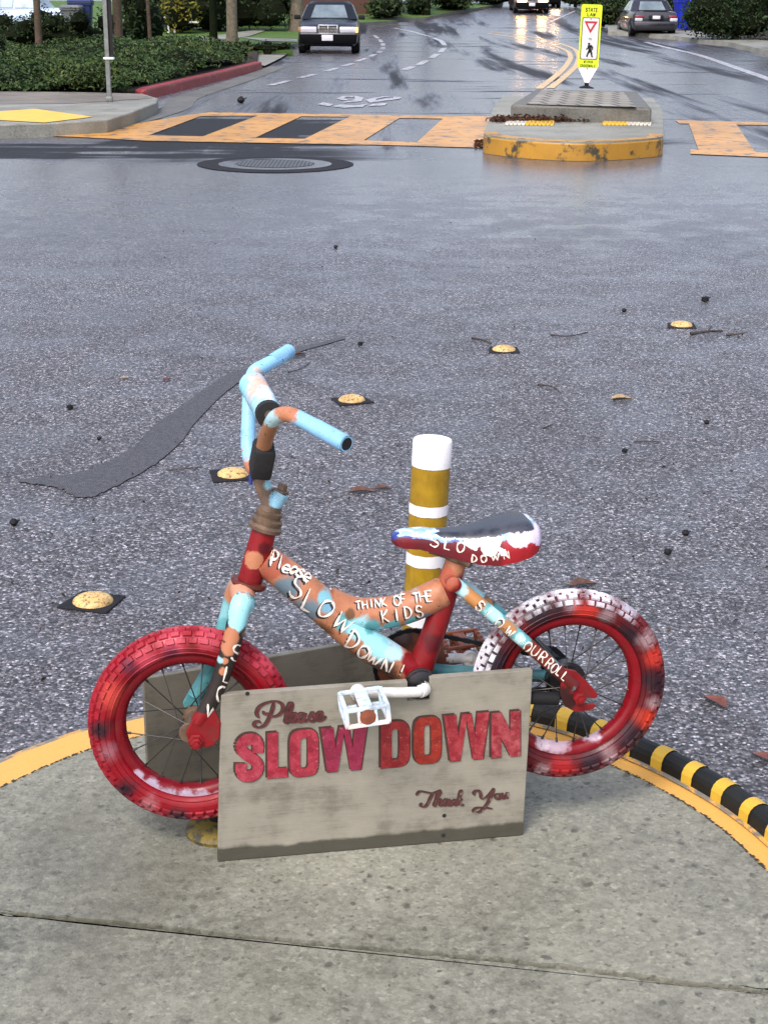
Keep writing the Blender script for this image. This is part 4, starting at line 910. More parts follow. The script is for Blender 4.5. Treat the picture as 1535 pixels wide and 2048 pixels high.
mb = MB(); mb.lathe([(.0378, PH2-.047), (.0378, PH2+.001), (.036, PH2+.004), (.0, PH2+.003)], (0, 0, 0), (0, 0, 1), 32, cap=False); mb.build('white_cap', M['band'], post)
for z0, z1 in ((.399, .420), (.296, .320), (.172, .197)):
    mb = MB(); k = 48; rr_ = .0378
    for i in range(k):
        a, b_ = 2*math.pi*i/k, 2*math.pi*(i+1)/k; lo = lambda x: z0-.014*max(0, math.sin(x*1+2.0))**60*(.25 < z0 < .3)+.0004*math.sin(x*7)
        mb.add([(rr_*math.cos(a), rr_*math.sin(a), lo(a)), (rr_*math.cos(b_), rr_*math.sin(b_), lo(b_)), (rr_*math.cos(b_), rr_*math.sin(b_), z1+.0003*math.sin(b_*9)), (rr_*math.cos(a), rr_*math.sin(a), z1+.0003*math.sin(a*9))], [(0, 1, 2, 3)])
    mb.build('white_band', M['band'], post)
mb = MB(); mb.lathe([(.075, 0), (.075, .008), (.055, .022), (.040, .03), (.038, .05)], (0, 0, 0), (0, 0, 1), 32); mb.build('base', M['mustard'], post)
tag(post, 'mustard yellow delineator post with white cap and white bands behind the bicycle', 'post')

# ================================================================== SIGN BOARDS
def boardmat(name, base, dark):
    t = NT(name); co = t.coord('Object', (1, 1, 4.5)); n1 = t.noise(co, 9, 6, .65, .6); n2 = t.noise(t.coord('Object'), 14, 5, .6); n3 = t.noise(t.coord('Object', (1, 1, 9)), 60, 3)
    n4 = t.noise(t.coord('Object', (1, 1, 16)), 22, 4, .6)
    k = t.ramp(t.math('ADD', t.math('MULTIPLY', n1, .22), t.math('ADD', t.math('MULTIPLY', n2, .60), t.math('MULTIPLY', n4, .18))), [(.37, dark), (.50, base), (.66, tuple(min(1, x*1.2) for x in base))])
    z = t.sep(t.coord('Object'))[2]
    k = t.mix(t.mr(t.math('ADD', z, t.math('MULTIPLY', n2, .02)), .030, .038, .88, 0), k, (.035, .033, .022))     # damp soiled strip along the foot
    k = t.mix(t.mr(n3, .62, .75, 0, .3), k, dark); t.bump(n3, .25, .002)
    return t.fin(k, .5)
M['board'] = boardmat('weathered_board', (.245, .233, .186), (.135, .127, .096)); M['board2'] = boardmat('shaded_weathered_board', (.14, .132, .103), (.07, .066, .05))  # board2 is the same board colour darkened, with the front board's shade painted in
pl0 = G(435, 1725, IZ); pr0 = G(1045, 1672, IZ); BU = pr0-pl0; BU.z = 0; BW = BU.length; BU.normalize(); BN = Vector((-BU.y, BU.x, 0)); BZ = Vector((0, 0, 1)); BH = .302
MB_ = Matrix(((BU.x, BN.x, 0, pl0.x), (BU.y, BN.y, 0, pl0.y), (0, 0, 1, pl0.z+.001), (0, 0, 0, 1)))
brd = empty('sign_board', M=MB_); iMB = MB_.inverted()
def onb(x, y, off=0.0):
    d = ray(x, y); k = (pl0-CO).dot(BN)/d.dot(BN); q = iMB @ (CO+d*k); q.y = off; return q
nx0, nx1, nz = onb(815, 1358).x, onb(859, 1358).x, onb(836, 1401).z
tl, tr_ = onb(442, 1391), onb(1065, 1341)
mb = MB(); mb.prism([(0, 0, 0), (BW, 0, 0), (tr_.x, 0, tr_.z), (nx1, 0, tr_.z-.001), (nx1, 0, nz), (nx0, 0, nz), (nx0, 0, tl.z+.001), (tl.x, 0, tl.z)], (0, .013, 0)); mb.build('board', M['board'], brd, smooth=0, bevel=.0012)
def letpaint(name, a, b):
    t = NT(name); co = t.coord('Object'); n1 = t.noise(co, 60, 5, .7); n2 = t.vor(co, 90, out='Color'); n3 = t.noise(co, 220, 3)
    k = t.ramp(n1, [(.38, tuple(x*.8 for x in a)), (.64, tuple(x*.85 for x in b))]); k = t.mix(t.mr(t.sep(n2)[0], .7, .8, 0, .5), k, tuple(x*.55 for x in a)); k = t.mix(t.mr(n3, .62, .72, 0, .5), k, (.42, .22, .20)); t.bump(n1, .3, .002)
    return t.fin(k, .45)
LP = [letpaint('letter_paint', a, b) for a, b in (((.30, .012, .035), (.46, .06, .09)), ((.31, .010, .03), (.46, .05, .08)), ((.30, .012, .035), (.44, .045, .07)), ((.25, .010, .045), (.31, .025, .07)),
      ((.24, .006, .012), (.33, .025, .025)), ((.27, .014, .008), (.34, .03, .014)), ((.26, .006, .018), (.40, .05, .06)), ((.27, .008, .022), (.43, .09, .10)))]
M['edgeshade'] = plain('letter_edge_shade', (.05, .025, .018), .8, 0, .3, 60)  # dark offset copies of the letters paint the shadow along their edges
def zb(x, y): return (420+x*.443, 1320+y*.443)
def letter_quads(ch):
    Q = []
    def ringq(outer, innr):
        for i in range(len(outer)): j = (i+1) % len(outer); Q.append([outer[i], outer[j], innr[j], innr[i]])
    if ch == 'L': Q += [[(0, 0), (.52, 0), (.52, 1), (0, 1)], [(.52, 0), (1, 0), (1, .2), (.52, .2)]]
    elif ch == 'N': Q += [[(0, 0), (.34, 0), (.34, 1), (0, 1)], [(.66, 0), (1, 0), (1, 1), (.66, 1)], [(.34, 1), (.34, .42), (.66, 0), (.66, .58)]]
    elif ch == 'W': Q += [[(.0, 1), (.27, 1), (.36, 0), (.14, 0)], [(.36, 0), (.22, 0), (.40, 1), (.52, 1)], [(.48, 1), (.60, 1), (.78, 0), (.64, 0)], [(.64, 0), (.86, 0), (1, 1), (.73, 1)], [(.30, .62), (.36, .0), (.14, 0), (.20, .5)]][:4]
    elif ch in 'OD':
        n = 28; o_, i_ = [], []
        for k in range(n):
            a = 2*math.pi*k/n+.11; c_, s_ = math.cos(a), math.sin(a); e = .55 if ch == 'O' else .62
            ox, oz = .5+.5*math.copysign(abs(c_)**e, c_), .5+.5*math.copysign(abs(s_)**(e*.8), s_); ix, iz = .5+.13*math.copysign(abs(c_)**.35, c_), .5+.33*math.copysign(abs(s_)**.35, s_)
            if ch == 'D' and c_ < 0: ox = .0 if abs(c_) > .02 else .5; oz = .5+.5*max(-1, min(1, s_*1.42)); 
            o_.append((ox, oz)); i_.append((ix, iz))
        ringq(o_, i_)
    elif ch == 'S':
        P = spline([Vector((.80, .60, 0)), Vector((.80, .78, 0)), Vector((.66, .885, 0)), Vector((.36, .885, 0)), Vector((.2, .78, 0)), Vector((.24, .66, 0)), Vector((.5, .52, 0)), Vector((.76, .38, 0)), Vector((.80, .23, 0)), Vector((.64, .115, 0)), Vector((.34, .115, 0)), Vector((.2, .22, 0)), Vector((.2, .38, 0))], 4)
        for a, b_ in zip(P[:-1], P[1:]):
            d0 = (b_-a).normalized(); q = Vector((-d0.y*.20, d0.x*.118, 0)); e = d0*.012; Q.append([((a-e+q).x, (a-e+q).y), ((a-e-q).x, (a-e-q).y), ((b_+e-q).x, (b_+e-q).y), ((b_+e+q).x, (b_+e+q).y)])
    return Q
for i, (ch, x0, x1, yt, yb) in enumerate([('S', 115, 240, 340, 550), ('L', 258, 350, 330, 534), ('O', 358, 488, 320, 530), ('W', 500, 708, 310, 508), ('D', 770, 900, 282, 488), ('O', 918, 1042, 262, 472), ('W', 1055, 1258, 252, 459), ('N', 1268, 1398, 240, 442)]):
    def mp_(u, v, off, dx=0, dy=0):
        x = x0+(x1-x0)*u; yb_ = yb-(x-x0)*.087; yt_ = yt-(x-x0)*.087; return onb(*zb(x+dx, yb_+(yt_-yb_)*v+dy), off)
    mb = MB(); mk = MB(); Z = 0
    for q in letter_quads(ch):
        Z += 1
        mb.add([mp_(u, v, -.0025-Z*.00001) for u, v in q], [(0, 1, 2, 3)]); mb.add([mp_(u, v, -.0025-Z*.00001) for u, v in q]+[mp_(u, v, .002) for u, v in q], [(0, 1, 5, 4), (1, 2, 6, 5), (2, 3, 7, 6), (3, 0, 4, 7)])
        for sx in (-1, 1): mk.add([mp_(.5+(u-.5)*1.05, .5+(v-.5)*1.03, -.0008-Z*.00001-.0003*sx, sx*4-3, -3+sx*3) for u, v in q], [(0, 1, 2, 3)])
    l_ = mb.build('letter', LP[i], brd, smooth=0); mk.build('letter_edge_shade', M['edgeshade'], l_, smooth=0)
SCR = {'Please': [[(290, 192), (282, 225), (268, 262), (250, 292), (225, 305), (205, 300), (202, 286), (216, 277), (232, 284)], [(222, 262), (212, 240), (224, 212), (256, 194), (296, 187), (326, 200), (330, 226), (312, 248), (285, 256), (272, 248)], [(238, 232), (252, 246), (266, 240)], [(334, 284), (346, 262), (366, 226), (372, 200), (362, 195), (350, 222), (344, 262), (346, 284), (358, 284)],
  [(358, 284), (380, 268), (390, 250), (382, 240), (368, 250), (364, 270), (372, 282), (392, 276), (402, 262)], [(428, 246), (412, 240), (400, 256), (402, 276), (414, 278), (428, 250), (430, 242), (424, 268), (430, 278), (444, 270)], [(444, 270), (458, 246), (464, 238), (472, 256), (474, 270), (462, 279), (450, 273)], [(474, 272), (494, 258), (506, 244), (500, 234), (486, 244), (482, 262), (490, 276), (508, 270), (526, 254)]],
  'Thank': [[(930, 612), (948, 594), (976, 598), (1004, 602), (1034, 592), (1044, 588)], [(1010, 600), (996, 622), (984, 648), (968, 664), (952, 658), (958, 646)], [(1006, 660), (1020, 636), (1036, 606), (1040, 594), (1030, 600), (1020, 636), (1014, 660), (1026, 640), (1040, 630), (1044, 642), (1040, 658), (1052, 654)], [(1078, 632), (1064, 630), (1054, 646), (1058, 658), (1070, 650), (1080, 632), (1076, 656), (1086, 654)], [(1088, 634), (1086, 658), (1096, 640), (1106, 632), (1110, 640), (1106, 656), (1114, 654)], [(1114, 656), (1126, 620), (1136, 592), (1128, 602), (1118, 656)], [(1140, 626), (1126, 640), (1136, 656), (1146, 652)]],
  'You': [[(1194, 612), (1192, 598), (1208, 590), (1222, 600), (1224, 620), (1236, 628), (1256, 614), (1276, 590), (1284, 580)], [(1284, 580), (1266, 624), (1244, 660), (1220, 684), (1198, 690), (1190, 680), (1206, 668), (1240, 668), (1276, 672)], [(1300, 604), (1290, 614), (1294, 628), (1308, 626), (1312, 610), (1300, 604)], [(1322, 600), (1318, 618), (1324, 626), (1336, 616), (1344, 600), (1338, 622), (1348, 620)]]}
M['script'] = plain('dark_red_script_paint', (.085, .018, .020), .5, 0, .5, 80)
_s = NT('faded_script_paint'); _c = _s.coord('Object'); M['faded'] = _s.fin(_s.mix(_s.mr(_s.noise(_c, 90, 6, .7), .54, .64), (.075, .022, .022), (.20, .16, .125)), .5)
def script(nm, strokes, wd):
    mb = MB(); mk = MB()
    for st in strokes:
        P = spline([Vector((x, y, 0)) for x, y in st], 6)
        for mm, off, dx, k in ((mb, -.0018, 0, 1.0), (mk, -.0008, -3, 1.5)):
            vs = []
            for i, p_ in enumerate(P):
                d0 = (P[min(len(P)-1, i+1)]-P[max(0, i-1)]).normalized(); ww = wd*k*(.45+.75*abs(d0.y))*min(1, .35+.2*min(i, len(P)-1-i)); q = Vector((-d0.y, d0.x, 0))*ww
                vs += [onb(*zb(p_.x+q.x+dx, p_.y+q.y-(2 if dx else 0)), off-.00002*(i % 7)), onb(*zb(p_.x-q.x+dx, p_.y-q.y-(2 if dx else 0)), off-.00002*(i % 7))]
            mm.add(vs, [(2*i, 2*i+1, 2*i+3, 2*i+2) for i in range(len(P)-1)])
    o = mb.build('script_lettering', M['script'] if nm == 'Please' else M['faded'], brd, smooth=0); mk.build('letter_edge_shade', M['edgeshade'], o, smooth=0)
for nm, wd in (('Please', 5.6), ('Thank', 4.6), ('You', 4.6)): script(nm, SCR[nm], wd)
for x, y in ((1056, 703), (1052, 792), (168, 152)):
    mb = MB(); mb.lathe([(.0035, 0), (.003, .0012), (.0, .0016)], onb(*zb(x, y), 0), (0, -1, 0), 12, cap=False); mb.build('screw', M['dark'], brd)
tag(brd, 'pale weathered board lettered Please SLOW DOWN Thank You before the bicycle', 'sign')
# the plain back board
q0 = G(287, 1358, .365); q1 = G(891, 1254, .365); U2 = q1-q0; U2.z = 0; W2 = U2.length; U2.normalize(); N2 = Vector((-U2.y, U2.x, 0))
bb2 = empty('sign_board', M=Matrix(((U2.x, N2.x, 0, q0.x), (U2.y, N2.y, 0, q0.y), (0, 0, 1, IZ+.001), (0, 0, 0, 1))))
mb = MB(); mb.prism([(0, 0, 0), (W2, 0, 0), (W2, 0, .234), (0, 0, .234)], (0, .012, 0)); mb.build('board', M['board2'], bb2, smooth=0, bevel=.0012)
for x in (.07, W2-.07):
    mb = MB(); mb.box((x, .021, .09), (.035, .018, .18)); mb.build('batten', M['board2'], bb2, smooth=0)
tag(bb2, 'plain darker board standing behind the bicycle wheels, its back to us', 'sign')
# ================================================================== BICYCLE
Rc, Fc = Vector((.3115, 2.3633, .3775)), Vector((-.310, 2.262, .350))
yw = math.atan2(Rc.y-Fc.y, Rc.x-Fc.x); LE = R(4)
BE = Vector((math.cos(yw), math.sin(yw), 0)); hh_ = Vector((-math.sin(yw), math.cos(yw), 0)); ZZ = Vector((0, 0, 1))
BNN = hh_*math.cos(LE)-ZZ*math.sin(LE); BWW = ZZ*math.cos(LE)+hh_*math.sin(LE)
BO = Rc-BWW*((Rc.z-IZ)/math.cos(LE))
bike = empty('bicycle', M=Matrix(((BE.x, BNN.x, BWW.x, BO.x), (BE.y, BNN.y, BWW.y, BO.y), (BE.z, BNN.z, BWW.z, BO.z), (0, 0, 0, 1))))
iB = bike.matrix_world.inverted(); oL = iB @ CO
def rayL(x, y): return (iB.to_3x3() @ ray(x, y)).normalized()
def B(x, y, n=0.0): d = rayL(x, y); return oL+d*((n-oL.y)/d.y)
PX = .00082
SAL, CYAN, TEAL, BLUE, REDP, DKRED, BROWN, GREYB, BLK, WHT = (.40, .165, .085), (.30, .64, .70), (.10, .34, .36), (.24, .52, .78), (.19, .006, .009), (.085, .004, .008), (.15, .075, .032), (.13, .19, .23), (.012, .012, .013), (.78, .80, .84)
def pp(l, n=-.025): return [(B(x, y, n), r*PX, s, c) for x, y, r, s, c in l]
M['framepaint'] = patches('frame_paint', SAL, pp([(575, 1175, 26, .6, GREYB), (612, 1222, 30, .6, GREYB), (650, 1195, 17, .4, (.20, .45, .52)), (655, 1215, 14, .4, (.16, .34, .45)), (640, 1270, 26, .7, BROWN), (700, 1330, 34, .7, BROWN), (765, 1340, 34, .6, (.10, .05, .03)), (690, 1245, 22, .5, TEAL), (720, 1258, 26, .5, CYAN), (760, 1290, 34, .5, CYAN), (790, 1305, 22, .5, (.40, .62, .72)), (745, 1270, 24, .5, CYAN),
     (720, 1188, 17, .5, CYAN), (755, 1190, 17, .5, CYAN), (795, 1187, 18, .5, CYAN), (830, 1178, 14, .5, CYAN), (745, 1255, 18, .5, TEAL), (785, 1256, 18, .5, TEAL), (825, 1248, 16, .5, TEAL), (855, 1240, 14, .5, GREYB), (700, 1228, 12, .5, BROWN), (560, 1130, 24, .6, (.36, .12, .07)), (825, 1330, 26, .4, REDP), (845, 1345, 26, .4, REDP), (555, 1085, 12, .4, (.45, .65, .68)), (540, 1140, 22, .4, (.36, .10, .06))]))
M['headred'] = patches('head_tube_paint', REDP, pp([(508, 1122, 19, .25, SAL), (530, 1100, 14, .5, DKRED)]))
M['seatred'] = patches('seat_tube_paint', REDP, pp([(905, 1130, 34, .5, SAL), (890, 1160, 24, .5, (.36, .09, .05)), (870, 1210, 22, .6, DKRED), (868, 1290, 24, .6, DKRED)]))
M['rust'] = plain('rusty_brown_metal', (.13, .085, .055), .5, .3, .35, 60)
# --- frame
fr_ = MB()
axis = spline([B(527, 1118), B(595, 1170), B(660, 1225), B(735, 1288), B(832, 1347)], 8)
fr_.tube(axis, [.0245+.004*math.sin(math.pi*i/(len(axis)-1)) for i in range(len(axis))], 24, True, 0)
br_ = spline([B(655, 1205), B(705, 1225), B(760, 1226), B(815, 1215), B(888, 1183)], 8)
fr_.tube(br_, [.026, *[.0262]*(len(br_)-2), .024], 24, True, 0)
fr_.tube([B(528, 1062), B(514, 1112), B(499, 1162)], [.0195, .0205, .0195], 24, True, 1)
fr_.tube([B(921, 1092), B(900, 1160), B(868, 1260), B(834, 1352)], [.0165, .0185, .0195, .022], 20, True, 2)
bbc = B(832, 1350); 
fr_.tube([bbc+Vector((0, -.038, 0)), bbc+Vector((0, .038, 0))], .024, 24, True, 2)
frame = fr_.build('frame', [M['framepaint'], M['headred'], M['seatred']], bike, 50)
mb = MB(); mb.lathe([(.0215, -.008), (.024, -.006), (.024, .006), (.0215, .008)], B(915, 1112), (B(921, 1092)-B(900, 1160)), 20); mb.tube([B(918, 1117, -.018), B(942, 1128, -.03)], .008, 10); mb.build('seat_clamp', M['rust'], frame)
# --- stays and dropouts
ra = iB @ Rc
M['stayteal'] = patches('seat_stay_paint', TEAL, pp([(930, 1180, 20, .5, (.36, .62, .66)), (955, 1195, 26, .4, (.42, .19, .06)), (985, 1228, 20, .5, (.40, .70, .74)), (1012, 1255, 20, .5, (.40, .19, .07)), (1035, 1275, 14, .4, (.42, .70, .72)), (1075, 1310, 42, .4, (.16, .025, .012)), (1120, 1350, 44, .4, (.10, .012, .010)), (1165, 1390, 40, .4, DKRED)], -.045), wear=None)
def n_mirror(p): return Vector((p.x, -p.y, p.z))
s0, s1, s2 = B(908, 1166, -.020), B(1010, 1250, -.043), B(1150, 1372, -.056)
stay = [s0, s0.lerp(s1, .5)+Vector((.0, -.005, .0)), s1, s1.lerp(s2, .5)+Vector((0, -.002, 0)), s2]
mb = MB(); mb.tube(spline(stay, 5), .0112, 16); st_near = mb.build('seat_stay', M['stayteal'], bike)
M['staydark'] = patches('far_stay_paint', (.03, .04, .045), pp([(935, 1180, 40, .4, (.36, .62, .66)), (970, 1205, 16, .4, (.35, .17, .06)), (1005, 1235, 40, .4, TEAL)], .04))
mb = MB(); mb.tube(spline([n_mirror(q) for q in stay], 5), .0112, 16); mb.build('seat_stay', M['staydark'], bike)
mb = MB(); mb.tube([s0+Vector((-.006, -.004, .004)), n_mirror(s0)+Vector((-.006, .004, .004))], .0095, 14); mb.lathe([(.0125, 0), (.0125, .005), (.007, .008), (.0, .009)], s0+Vector((-.004, -.012, .002)), (0, -1, 0), 16, cap=False); mb.build('stay_bridge', M['seatred'], frame)
M['blackred'] = patches('dropout_paint', REDP, pp([(1120, 1395, 34, .5, (.03, .008, .008))], -.05))
for sg, mt in ((-1, 'blackred'), (1, 'black')):
    c0, c1 = Vector((bbc.x+.01, sg*.026, bbc.z-(.014 if sg < 0 else -.002))), Vector((-.03, sg*.043, ra.z-(.008 if sg < 0 else 0)))
    mb = MB(); mb.tube(spline([c0, c0.lerp(c1, .3)+Vector((0, sg*.004, -.004)), c1], 6), .0112, 14); mb.build('chain_stay', M['black'] if sg < 0 else patches('far_chain_stay_paint', (.05, .16, .18), []), bike)
    poly = [(1128, 1338), (1150, 1342), (1172, 1362), (1192, 1385), (1194, 1392), (1188, 1397), (1166, 1394), (1166, 1408), (1190, 1408), (1190, 1414), (1180, 1420), (1150, 1424), (1128, 1412), (1118, 1385)]
    P = [B(x, y, -.060) for x, y in poly]; P = [Vector((q.x, sg*.062, q.z)) for q in P]
    mb = MB(); mb.prism(P, (0, -sg*.007, 0)); mb.build('dropout', M[mt], bike, smooth=0, bevel=.001)
    mb = MB(); mb.lathe([(.011, 0), (.011, .008), (.006, .009), (.006, .016), (.0, .017)], (0, sg*.062, ra.z), (0, sg, 0), 6, cap=False); mb.build('axle_nut', M['headred'], bike, smooth=0)
# --- fork
M['forkpaint'] = patches('near_fork_paint', (.020, .016, .014), pp([(478, 1190, 30, .3, SAL), (484, 1222, 34, .3, CYAN), (478, 1240, 22, .3, CYAN), (460, 1270, 17, .3, SAL), (455, 1295, 15, .3, SAL), (449, 1318, 8, .3, SAL), (494, 1268, 12, .4, (.22, .12, .07)), (488, 1300, 9, .4, (.20, .10, .06)), (446, 1338, 9, .4, SAL), (440, 1318, 7, .4, (.25, .45, .48)), (398, 1460, 44, .25, REDP)], -.06))
M['forkteal'] = patches('far_fork_paint', TEAL, pp([(470, 1185, 26, .4, SAL), (440, 1220, 22, .5, (.20, .45, .48)), (400, 1330, 30, .5, (.06, .22, .23))], .045), wear=None)
fa = iB @ Fc; fa.y = 0
cr = B(484, 1189)
leg = [Vector((cr.x+.002, -.030, cr.z-.004)), B(481, 1212, -.046), B(462, 1290, -.055), B(430, 1385, -.058), Vector((fa.x+.008, -.058, fa.z+.025))]
mb = MB(); mb.tube(spline(leg, 6), [.0185-.0065*i/24 for i in range(25)], 18); fork = mb.build('fork', M['forkpaint'], bike)
mb = MB(); mb.tube(spline([n_mirror(q) for q in leg], 6), [.0185-.0065*i/24 for i in range(25)], 18); mb.build('fork_leg', M['forkteal'], fork)
mb = MB(); mb.tube([Vector((cr.x, -.040, cr.z-.004)), Vector((cr.x, -.02, cr.z+.006)), Vector((cr.x, .02, cr.z+.006)), Vector((cr.x, .040, cr.z-.004))], [.016, .020, .020, .016], 18); mb.build('fork_crown', patches('crown_paint', (.50, .24, .15), []), fork)
pol = [(408, 1412), (428, 1418), (442, 1445), (438, 1478), (425, 1492), (400, 1496), (378, 1485), (371, 1465), (385, 1440)]
P = [B(x, y, -.066) for x, y in pol]
for sg, mt in ((-1, M['headred']), (1, M['forkteal'])):
    mb = MB(); mb.prism([Vector((q.x, sg*.068, q.z)) for q in P], (0, -sg*.008, 0)); mb.build('dropout', mt, bike, smooth=0, bevel=.0015)
    mb = MB(); mb.lathe([(.013, 0), (.013, .003), (.0095, .004), (.0095, .013), (.006, .014), (.006, .022), (0, .023)], (fa.x+.004, sg*.068, fa.z-.002), (0, sg, 0), 6, cap=False); mb.build('axle_nut', M['headred'], bike, smooth=0)
# --- wheels
def wheel(c, mt_tyre, mt_knob, mt_rim, nsp=20, D=.330, sec=.045, hubw=.05):
    Ro = D/2; rc = Ro-sec/2-.002; a2 = sec/2; rr = Ro-sec-.006
    rim = MB(); K = 72
    prof = [(rr+.012, -.013), (rr+.004, -.014), (rr-.003, -.012), (rr-.008, -.006), (rr-.0085, .006), (rr-.003, .012), (rr+.004, .014), (rr+.012, .013)]
    def revolve(mb, prof, closed=False, m=0):
        vs = [(c.x+r*math.cos(2*math.pi*i/K), c.y+n, c.z+r*math.sin(2*math.pi*i/K)) for i in range(K) for r, n in prof]; k = len(prof)
        mb.add(vs, [(i*k+j, i*k+(j+1) % k, ((i+1) % K)*k+(j+1) % k, ((i+1) % K)*k+j) for i in range(K) for j in range(k if closed else k-1)], m)
    revolve(rim, prof)
    rim.lathe([(.016, -hubw*.5), (.018, -hubw*.45), (.008, -hubw*.42), (.009, 0), (.008, hubw*.42), (.018, hubw*.45), (.016, hubw*.5)], c, (0, 1, 0), 20, m=1)
    w_ = rim.build('wheel', [mt_rim, M['rust']], bike, 40)
    ty = MB(); sp_ = []
    for i in range(22):
        b_ = R(-150+300*i/21); sp_.append((rc+a2*math.cos(b_)*1.0, a2*math.sin(b_)*1.02))
    sp_ = [(rr+.008, -.015)]+sp_+[(rr+.008, .015)]
    for q in (4, 5): pass
    revolve(ty, sp_); 
    for sgn in (-1, 1):   # moulded ribs on the side wall
        for bq in (98, 120): 
            b_ = R(bq)*sgn; revolve(ty, [(rc+a2*math.cos(b_+.05*k_)*(1+.05*(k_ == 0)), a2*math.sin(b_+.05*k_)*(1+.06*(k_ == 0))) for k_ in (-1, 0, 1)])
    tyre = ty.build('tyre', mt_tyre, w_, 60)
    kn = MB()
    for row, (bdeg, wd, off) in enumerate(((-66, .0085, .5), (-38, .0085, 0), (-12, .0085, .5), (12, .0085, 0), (38, .0085, .5), (66, .0085, 0))):
        N = 52
        for i in range(N):
            th = 2*math.pi*(i+off)/N; b_ = R(bdeg); er = Vector((math.cos(th), 0, math.sin(th))); et = Vector((-math.sin(th), 0, math.cos(th)))
            nr = er*math.cos(b_)+Vector((0, 1, 0))*math.sin(b_); nt = et.cross(nr)
            p = c+er*rc+nr*(a2+.0012)
            x, y = et*.0068, nt*(wd*.5); z = nr*.0022
            b0 = [p-z+x*1.12*i_+y*1.15*j_ for j_ in (-1, 1) for i_ in (-1, 1)]; b1 = [p+z+x*.9*i_+y*.9*j_ for j_ in (-1, 1) for i_ in (-1, 1)]
            kn.add(b0+b1, [(4, 5, 7, 6), (0, 1, 5, 4), (2, 6, 7, 3), (0, 4, 6, 2), (1, 3, 7, 5)])
    kn.build('tread', mt_knob, tyre, smooth=0)
    for i in range(nsp):
        th = 2*math.pi*(i+.35)/nsp; sd = 1 if i % 2 else -1; off = .75 if (i//2) % 2 else -.75
        a = Vector((c.x+.016*math.cos(th+off), c.y+sd*hubw*.44, c.z+.016*math.sin(th+off))); b_ = Vector((c.x+(rr-.006)*math.cos(th), c.y, c.z+(rr-.006)*math.sin(th)))
        mb = MB(); mb.tube([a, b_], .00105, 6); mb.tube([a.lerp(b_, .90), b_], .0021, 6); mb.build('spoke', M['spoke'], w_)
    return w_
M['spoke'] = plain('dull_spoke', (.055, .05, .045), .4, .6, .3, 40)
PINK, DKB, PALE = (.46, .055, .085), (.022, .008, .014), (.34, .22, .24)
fr_p = pp([(300, 1325, 34, .8, PINK), (350, 1285, 30, .8, PINK), (420, 1268, 30, .8, PINK), (545, 1305, 36, .8, PINK), (230, 1395, 34, .8, (.46, .05, .04)), (204, 1462, 24, .8, DKB), (218, 1505, 22, .8, (.26, .09, .11)), (262, 1335, 20, .8, (.10, .012, .03)), (345, 1305, 20, .8, (.12, .010, .03)), (252, 1578, 24, .8, DKB), (300, 1605, 20, .8, (.30, .10, .11)), (360, 1630, 26, .8, DKB)], -.01)
rr_p = pp([(1135, 1205, 22, .8, (.24, .17, .19)), (1075, 1225, 36, .7, DKB), (1010, 1260, 38, .7, (.16, .012, .012)), (1165, 1222, 30, .7, (.42, .03, .02)), (1210, 1228, 20, .8, (.24, .16, .17)), (1250, 1270, 32, .7, DKB), (1290, 1275, 24, .8, (.28, .18, .19)), (1305, 1310, 26, .7, (.40, .03, .02)), (1305, 1360, 36, .7, DKB), (1300, 1402, 18, .8, (.26, .18, .19)), (1290, 1435, 30, .7, (.40, .03, .014)), (1260, 1470, 38, .7, DKB), (1215, 1505, 22, .8, (.24, .15, .16)), (1180, 1520, 28, .7, DKB), (1120, 1530, 30, .7, (.28, .012, .014)), (1080, 1535, 18, .8, (.26, .16, .17)), (985, 1310, 44, .7, DKB), (965, 1330, 44, .7, (.03, .02, .03)), (1110, 1215, 24, .7, (.03, .008, .012))], -.01)
M['tyref'] = patches('front_tyre_paint', (.21, .003, .009), fr_p, .42, sf=1.0); M['knobf'] = patches('front_tread_paint', (.25, .007, .017), fr_p, .45, .3, (.06, .01, .014), sf=1.0)
wh_p = pp([(1000, 1235, 38, .7, (.56, .57, .62)), (1060, 1192, 38, .7, (.62, .63, .68)), (1130, 1178, 40, .7, (.64, .65, .70)), (1200, 1186, 38, .7, (.58, .58, .64)), (1255, 1218, 30, .7, (.40, .38, .44)), (962, 1300, 40, .5, (.6, .6, .64)), (950, 1340, 30, .5, (.7, .68, .74))], -.01)
M['tyrer'] = patches('rear_tyre_paint', (.085, .004, .007), rr_p, .42, sf=1.0); M['knobr'] = patches('rear_tread_paint', (.11, .006, .009), rr_p+wh_p, .45, .3, (.05, .035, .04), sf=1.0)
M['rimf'] = patches('front_rim_paint_sheen', (.15, .002, .007), pp([(300, 1572, 20, .4, (.34, .28, .36)), (335, 1590, 24, .4, (.34, .28, .36)), (370, 1597, 24, .4, (.34, .28, .36)), (410, 1597, 28, .4, (.34, .28, .36)), (440, 1590, 24, .4, (.34, .28, .36)), (275, 1550, 14, .4, (.36, .30, .38))], 0), .32); M['rimr'] = patches('rear_rim_paint', (.17, .002, .007), pp([(1180, 1460, 24, .5, (.5, .40, .48)), (1110, 1478, 34, .5, (.40, .30, .36)), (1085, 1480, 20, .5, (.5, .4, .46))], 0), .32)  # front rim: pale lavender patches paint the reflection along its inner lip
fw_ = wheel(fa, M['tyref'], M['knobf'], M['rimf'], 20, hubw=.085); fw_.matrix_local = Matrix.Translation(fa) @ Matrix.Rotation(R(-6), 4, 'Z') @ Matrix.Translation(-fa); wheel(ra, M['tyrer'], M['knobr'], M['rimr'], 24, hubw=.085)
